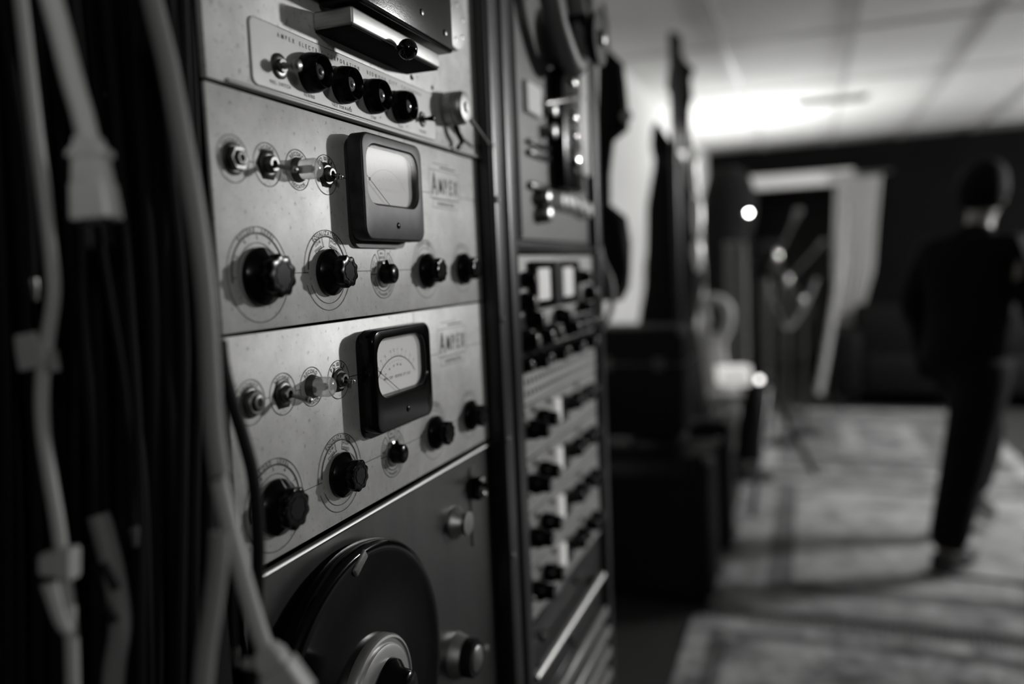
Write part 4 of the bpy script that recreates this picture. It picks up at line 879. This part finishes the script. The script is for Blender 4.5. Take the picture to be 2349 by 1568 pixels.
a('handle', tube(NB(), [(2.64, .12, .58), (2.65, .13, .605), (2.65, .26, .605), (2.64, .27, .58)], .010, 8, 3), m_black)
for k in range(2): a('latch', box(NB(), 2.486, 2.494, .34, .375, .10+k*.06, .115+k*.06, .002, 1), m_nickel)
t, a = case('flight_case', 'black flight case sitting on top of the big amplifier', 'case', 2.54, 2.82, .05, .44, .616, 1.06)
a('lid_seam', box(NB(), 2.534, 2.826, .044, .446, .92, .926), m_steel)
for y in (.12, .32): a('latch', box(NB(), 2.526, 2.54, y, y+.04, .90, .95, .002, 1), m_steel)
t, a = case('speaker_cabinet', 'black speaker cabinet behind the big amplifier, next to the pale chair', 'speaker', 3.10, 3.32, -.06, .42, 0.0, .60)
a('grille', box(NB(), 3.094, 3.10, -.02, .38, .06, .54, .002, 1), m_blackr)
a('badge', box(NB(), 3.088, 3.094, -.01, .05, .10, .125, .002, 1), m_nickel)
tag(obj('floor_cable', tube(NB(), [D(2120, 1290, 3.2).xy.to_3d()+Vector((0, 0, .016)), (3.0, -1.15, .014), (2.75, -1.25, .014), (2.6, -1.5, .014), (2.45, -1.75, .014)], .006, 8, 5), m_blkcab, None), 'thin black cable lying across the framed rug at lower right', 'cable')
# ------------------------------------------------------------------ the walking person
F = Vector((.80, -.60, 0)).normalized(); LFT = Vector((-F.y, F.x, 0)); O = Vector((3.325, -.990, 0.008))
def B(f, l, z):
    f = f+.15*max(0.0, z-.85)
    return O+(F*f+LFT*l+Vector((0, 0, z)))*.93
def skin(name, joints, edges, m, parent, sub=2, root=0):
    me = bpy.data.meshes.new(name); me.from_pydata([B(*j[:3])-O for j in joints], edges, [])
    o = bpy.data.objects.new(name, me); COL.objects.link(o); o.location = O
    md = o.modifiers.new('skin', 'SKIN'); md.use_smooth_shade = True
    for i, j in enumerate(joints):
        sv = me.skin_vertices[0].data[i]; sv.radius = (j[3], j[4] if len(j) > 4 else j[3]); sv.use_root = (i == root)
    o.modifiers.new('sub', 'SUBSURF').levels = sub; o.modifiers['sub'].render_levels = sub
    dg = bpy.context.evaluated_depsgraph_get(); m2 = bpy.data.meshes.new_from_object(o.evaluated_get(dg))
    o.modifiers.clear(); o.data = m2; m2.materials.clear(); m2.materials.append(m)
    for p in m2.polygons: p.use_smooth = True
    WL[o.name] = O.copy()
    if parent is not None: o.parent = parent; o.location = (0, 0, 0)
    return o
person = thing('person', 'person in black clothes with short dark hair walking away on the rugs', 'person', O)
m_skin = mat('skin', (.22, .205, .19), .5); m_hair = mat('dark_hair', .003, .8, spec=.08); m_cloth = mat('black_cloth', .004, .9, spec=.1)
J = [(0, 0, .92, .13, .10), (0.02, 0, 1.12, .12, .09), (.02, 0, 1.34, .11, .08), (.03, 0, 1.46, .06, .055), (.06, 0, 1.52, .052, .052), (.075, 0, 1.585, .062, .068),
     (.09, 0, 1.66, .082, .098), (.085, 0, 1.72, .06, .07),
     (.0, .17, 1.385, .040), (-.02, .24, 1.14, .036), (.14, .22, .95, .030), (.18, .21, .92, .026),
     (.0, -.17, 1.385, .040), (.05, -.25, 1.15, .036), (.24, -.22, 1.02, .030), (.28, -.21, 1.0, .026),
     (.12, .12, .86, .085), (.44, .10, .50, .062), (.27, .09, .21, .040), (.36, .09, .12, .035),
     (.0, -.10, .86, .085), (-.14, -.10, .48, .060), (-.30, -.10, .10, .040), (-.21, -.10, .045, .035)]
Ed = [(0, 1), (1, 2), (2, 3), (3, 4), (4, 5), (5, 6), (6, 7), (2, 8), (8, 9), (9, 10), (10, 11), (2, 12), (12, 13), (13, 14), (14, 15), (0, 16), (16, 17), (17, 18), (18, 19), (0, 20), (20, 21), (21, 22), (22, 23)]
body = skin('body', J, Ed, m_skin, person)
# face on the head, turned along the walking direction
hc = (.088, 0, 1.635)
fc = NB(); lathe(fc, [(0, .014), (.014, .012), (.024, .008), (.028, .003)], B(.170, 0, 1.622), (F-Vector((0, 0, .5))).normalized(), 10); obj('nose', fc, m_skin, person)
for s_ in (-1, 1):
    fc = NB(); lathe(fc, [(.011*(1-cos(k*pi/6)), max(.0004, .011*sin(k*pi/6))) for k in range(7)], B(.158, s_*.031, 1.645), F, 12); obj('eye', fc, m_white, person)
    fc = NB(); slab(fc, [(0, .012, .006), (.02, .018, .008), (.05, .016, .007), (.06, .008, .005)], B(.075, s_*.083, 1.600), Vector((0, 0, 1)), F, LFT); obj('ear', fc, m_skin, person)
fc = NB(); slab(fc, [(-.022, .003, .003), (0, .005, .005), (.022, .003, .003)], B(.160, 0, 1.575), LFT, F, Vector((0, 0, 1))); obj('mouth', fc, mat('lips', .16, .5), person)
hr = skin('hair', [(.030, 0, 1.565, .082), (.045, 0, 1.665, .115), (.085, 0, 1.740, .100), (.150, 0, 1.745, .055), (.030, 0, 1.625, .105)], [(0, 4), (4, 1), (1, 2), (2, 3)], m_hair, person)
# hands with separate fingers
for s_, wr in ((1, (.18, .21, .92)), (-1, (.28, -.21, 1.0))):
    x, y, z = wr; js = [(x-.005, y, z+.005, .026, .02), (x+.035, y, z-.035, .030, .016)]; es = [(0, 1)]
    for k in range(4):
        o_ = (k-1.5)*.016; ln = (.026, .030, .031, .023)[k]; n0 = len(js)
        js += [(x+.050+o_*.5, y+o_*.5, z-.055+o_*.4, .0092), (x+.062+o_*.5, y+o_*.5-s_*.006, z-.055-ln+o_*.3, .0085), (x+.060+o_*.4, y+o_*.5-s_*.018, z-.055-ln*1.7, .0075)]
        es += [(1, n0), (n0, n0+1), (n0+1, n0+2)]
    n0 = len(js); js += [(x+.035, y-s_*.022, z-.018, .011), (x+.055, y-s_*.034, z-.040, .0095), (x+.066, y-s_*.036, z-.058, .008)]; es += [(0, n0), (n0, n0+1), (n0+1, n0+2)]
    skin('hand', js, es, m_skin, person, 1)
skin('sweater', [(0, 0, .82, .165, .135), (0, 0, .92, .180, .145), (.02, 0, 1.12, .165, .13), (.02, 0, 1.34, .185, .135), (.02, 0, 1.45, .10, .085), (.03, 0, 1.515, .072, .068),
     (.0, .19, 1.385, .078), (-.02, .25, 1.14, .060), (.15, .225, .945, .044), (.0, -.19, 1.385, .078), (.05, -.26, 1.15, .060), (.25, -.225, 1.018, .044)],
     [(0, 1), (1, 2), (2, 3), (3, 4), (4, 5), (3, 6), (6, 7), (7, 8), (3, 9), (9, 10), (10, 11)], m_cloth, person)
skin('trousers', [(0, 0, 1.02, .165, .13), (.16, .12, .86, .130), (.44, .10, .50, .095), (.27, .09, .19, .070), (.0, -.10, .84, .118), (-.14, -.10, .48, .092), (-.30, -.10, .09, .072)],
     [(0, 1), (1, 2), (2, 3), (0, 4), (4, 5), (5, 6)], m_cloth, person)
def shoe(f, l, z, pitch):
    bm = NB(); ax = (F*cos(pitch)+Vector((0, 0, sin(pitch)))).normalized(); up = (Vector((0, 0, 1))*cos(pitch)-F*sin(pitch)).normalized()
    slab(bm, [(-.07, .028, .030), (-.06, .036, .042), (0, .038, .046), (.06, .042, .034), (.13, .044, .024), (.18, .034, .017), (.195, .018, .010)], B(f, l, z), ax, LFT, up)
    s = obj('shoe', bm, m_black, person)
    bm = NB(); slab(bm, [(-.075, .032, .008), (0, .038, .008), (.13, .046, .008), (.2, .02, .007)], B(f, l, z)-up*.036, ax, LFT, up); obj('sole', bm, mat('pale_sole', .25, .6), s)
shoe(.29, .09, .165, -.5); shoe(-.28, -.10, .052, 0)
bm = blob(NB(), column([(384, 1640, 1690), (400, 1625, 1718), (450, 1612, 1738), (500, 1610, 1736), (550, 1612, 1720), (700, 1618, 1704), (1010, 1622, 1700), (1052, 1622, 1700)], 5.25, .5), wob=.03, seed=11)
tag(obj('covered_equipment', bm, m_blackr, None, loc=D(1660, 1052, 5.25)), 'rounded tall shape under a black dust cover behind the tiny bright lamp', 'covered equipment')
